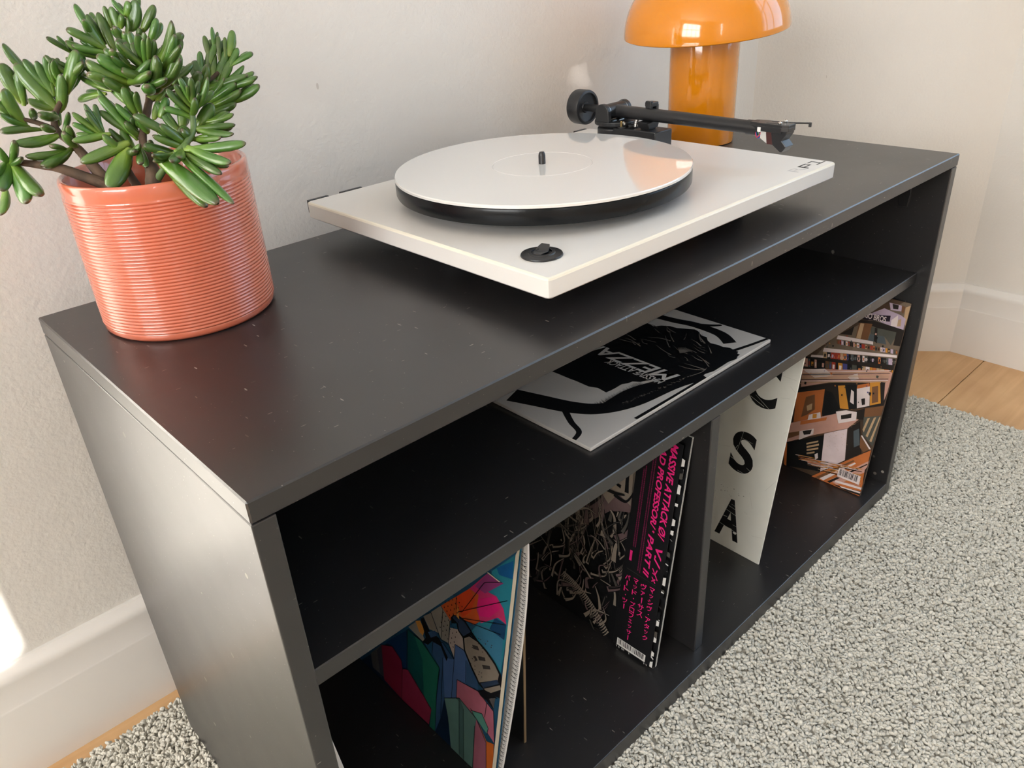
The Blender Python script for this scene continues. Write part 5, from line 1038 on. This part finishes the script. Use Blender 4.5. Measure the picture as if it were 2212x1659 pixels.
for i in range(60):
    y_ = .004 + i * .0049
    if y_ > .29: break
    gap = -.0015 - .0105 * math.sin(math.pi * (1 - y_ / S) ** .75) + .00006
    x0_ = .0028
    for (ax_, ay_, bx_, by_, w_) in ((-.0045, 0, 0, .0014, .0003), (-.0045, 0, -.0005, -.0016, .0003), (-.0075, .0004, -.0048, .0002, .00035)):
        a = Vector((x0_ + ax_, y_ + ay_)); b_ = Vector((x0_ + bx_, y_ + by_)); t_ = b_ - a; nr = Vector((-t_.y, t_.x)).normalized() * w_
        mb.flat([tuple(a + nr), tuple(a - nr), tuple(b_ - nr), tuple(b_ + nr)], gap + .00012, 0)
mb.build('inside_print', M_INK, back)

# --- plain kraft sleeve standing upright behind it, and a white one against the near side panel
rec = thing('record_sleeve', None, 'black record sleeve with brown card edge standing upright behind the painted bird sleeve', 'record', 'records in the cabinet', frame((.2535, .076, .022), 3.2))
mb = MB(); mb.box(-S, -.0002, 0, S, -.0032, 0); mb.build('sleeve', M_BLACKCARD, rec, bevel=.0003)
mb = MB(); mb.box(-.0003, .0006, .0002, S - .0002, -.0031, -.0001); mb.build('card_edge', M_KRAFT, rec)
rec = thing('record_sleeve', None, 'white record sleeve leaning on the near side panel, only its spine showing', 'record', 'records in the cabinet', frame((.0530, .050, .0228), -6.0))
mb = MB(); mb.box(-S, 0, 0, S, -.0060, 0); mb.build('sleeve', M_CARD, rec, bevel=.0006)
mb = MB(); Ms = Matrix(((0, 0, 1, 0.0001), (0, 1, 0, 0), (-1, 0, 0, 0), (0, 0, 0, 1)))
mb.prism([(.0012, .2350), (.0046, .2350), (.0046, .2385), (.0030, .2392), (.0012, .2385)], 0, .00008, 0, M=Ms); mb.prism([(.0018, .2355), (.0040, .2355), (.0040, .2380), (.0018, .2380)], .0001, .00016, 1, M=Ms)
mb.build('spine_mark', [M_INK, M_CARD], rec)

# --- white and black sleeve lying on the shelf
MX, MY, MR = 0.34592, 0.05585, -0.00968
rec = thing('record_sleeve', (MX, MY, ZS), 'white record sleeve with black ink artwork lying flat on the middle shelf', 'record', 'records in the cabinet')
rec.rotation_euler = (0, 0, MR)
S2 = .315
M_COVW = mat('pale_cover', (0.66, 0.62, 0.575, 1), 0.34, spec=.5)
mb = MB(); mb.box(0, S2, 0, S2, .0004, .0044); mb.build('sleeve', M_COVW, rec, bevel=.0007)
art = Art(); art.z = .00452
art.poly_raw = None
class Art2(Art):
    def poly(self, n, fm, r=.42):
        self.mb.flat([(min(S2 - .0006, max(.0006, fm[i] / 1000)), min(S2 - .0006, max(.0006, fm[i + 1] / 1000))) for i in range(0, len(fm), 2)], self.z, self.mi(n, r)); self.z += .000012
    def stroke(self, n, pts, w0, w1):
        P = [Vector((a / 1000, b / 1000)) for a, b in smooth_path([[a, b] for a, b in pts], 6)]
        l = []; r = []
        for i, p in enumerate(P):
            t = (P[min(i + 1, len(P) - 1)] - P[max(i - 1, 0)]); nrm = Vector((-t.y, t.x)).normalized(); w_ = (w0 + (w1 - w0) * i / (len(P) - 1)) / 2000
            l.append(p + nrm * w_); r.append(p - nrm * w_)
        cl = lambda v: (min(S2 - .0006, max(.0006, v.x)), min(S2 - .0006, max(.0006, v.y)))
        for i in range(len(P) - 1): self.mb.flat([cl(l[i]), cl(r[i]), cl(r[i + 1]), cl(l[i + 1])], self.z, self.mi(n))
        self.z += .000008
M_COVB = mat('cover_black', (0.009, 0.009, 0.010, 1), 0.30)
M_COVG = mat('cover_grey', srgb(120, 112, 104), 0.34, noise=.2, nscale=60)
art = Art2(); art.z = .00446
rnd = random.Random(4)
def ragged(poly, amp, n=5):
    out = []
    for i in range(0, len(poly), 2):
        x0_, y0_ = poly[i], poly[i + 1]; j = (i + 2) % len(poly); x1_, y1_ = poly[j], poly[j + 1]
        for k in range(n):
            f = k / n; out += [x0_ + (x1_ - x0_) * f + rnd.uniform(-amp, amp), y0_ + (y1_ - y0_) * f + rnd.uniform(-amp, amp)]
    return out
# abstract black ink washes and brush marks
art.poly('cover_black', ragged([92, 62, 128, 56, 160, 24, 178, 6, 246, 2, 264, 10, 262, 46, 282, 84, 258, 128, 262, 220, 230, 300, 150, 306, 110, 260, 84, 180, 86, 110], 2.2))
art.stroke('cover_black', [(20, 132), (30, 104), (44, 66), (62, 42), (96, 26), (150, 18), (190, 6)], 26, 16)
art.stroke('cover_black', [(34, 66), (22, 46), (14, 28), (0, 22)], 7, 5)
art.stroke('cover_black', [(70, 40), (110, 40), (150, 26), (178, 12)], 14, 20)
art.stroke('cover_black', [(276, 30), (290, 54), (292, 92), (286, 120), (280, 170)], 16, 12)
art.stroke('cover_black', [(292, 92), (304, 74), (312, 66)], 8, 4)
art.stroke('cover_black', [(262, 16), (286, 10), (314, 4)], 5, 4)
art.stroke('cover_black', [(70, 3), (130, 2), (186, 2)], 4, 4)
for k in range(60):
    f = k / 59; art.stroke('cover_black', [(58 + 70 * f, 40 - 8 * f), (60 + 70 * f, 47 - 6 * f + rnd.uniform(-2, 2)), (62 + 70 * f, 52 - 5 * f + rnd.uniform(0, 4))], 1.2, .15)
for k in range(70):        # grey scumbling along the lower brush mark
    f = rnd.random(); x = 78 + 100 * f; y_ = 31 - 17 * f + rnd.uniform(-1.6, 1.6)
    art.poly('cover_grey', [x, y_, x + rnd.uniform(.8, 2.6), y_ + rnd.uniform(-.6, .6), x + rnd.uniform(.3, 1.6), y_ + rnd.uniform(.6, 1.8)])
for k in range(34):
    x = rnd.uniform(196, 262); y_ = rnd.uniform(10, 122); a = rnd.gauss(1.3, .35); l_ = rnd.uniform(8, 34)
    art.stroke('cover_grey', [(x, y_), (x + math.cos(a) * l_ * .5 + rnd.uniform(-3, 3), y_ + math.sin(a) * l_ * .5), (x + math.cos(a) * l_, y_ + math.sin(a) * l_)], rnd.uniform(.5, 2.6), .2)
    if k % 3 == 0: art.stroke('cover_black', [(x + 2, y_ + 2), (x + 3 + math.cos(a) * l_ * .6, y_ + math.sin(a) * l_ * .6)], 1.2, .4)
for k in range(26):
    a = -.6 + 1.5 * k / 25; art.stroke('cover_grey', [(214, 56), (214 + 16 * math.cos(a), 56 + 16 * math.sin(a) * .8)], .7, .2)
art.stroke('cover_grey', [(176, 14), (192, 10), (204, 12)], 1.2, .5)
zt = art.z + .00003
put_text(art.mb, 'MASSIVE ATTACK', (.1500, .0270), (0, 1), (-1, 0), .0790, .0108, zt, art.mi('pale_cover'), shear=.25, bold=.012)
put_text(art.mb, 'MEZZANINE', (.1705, .0225), (0, 1), (-1, 0), .1880, .0212, zt, art.mi('pale_cover'), shear=.25, bold=.018)
art.build(rec)
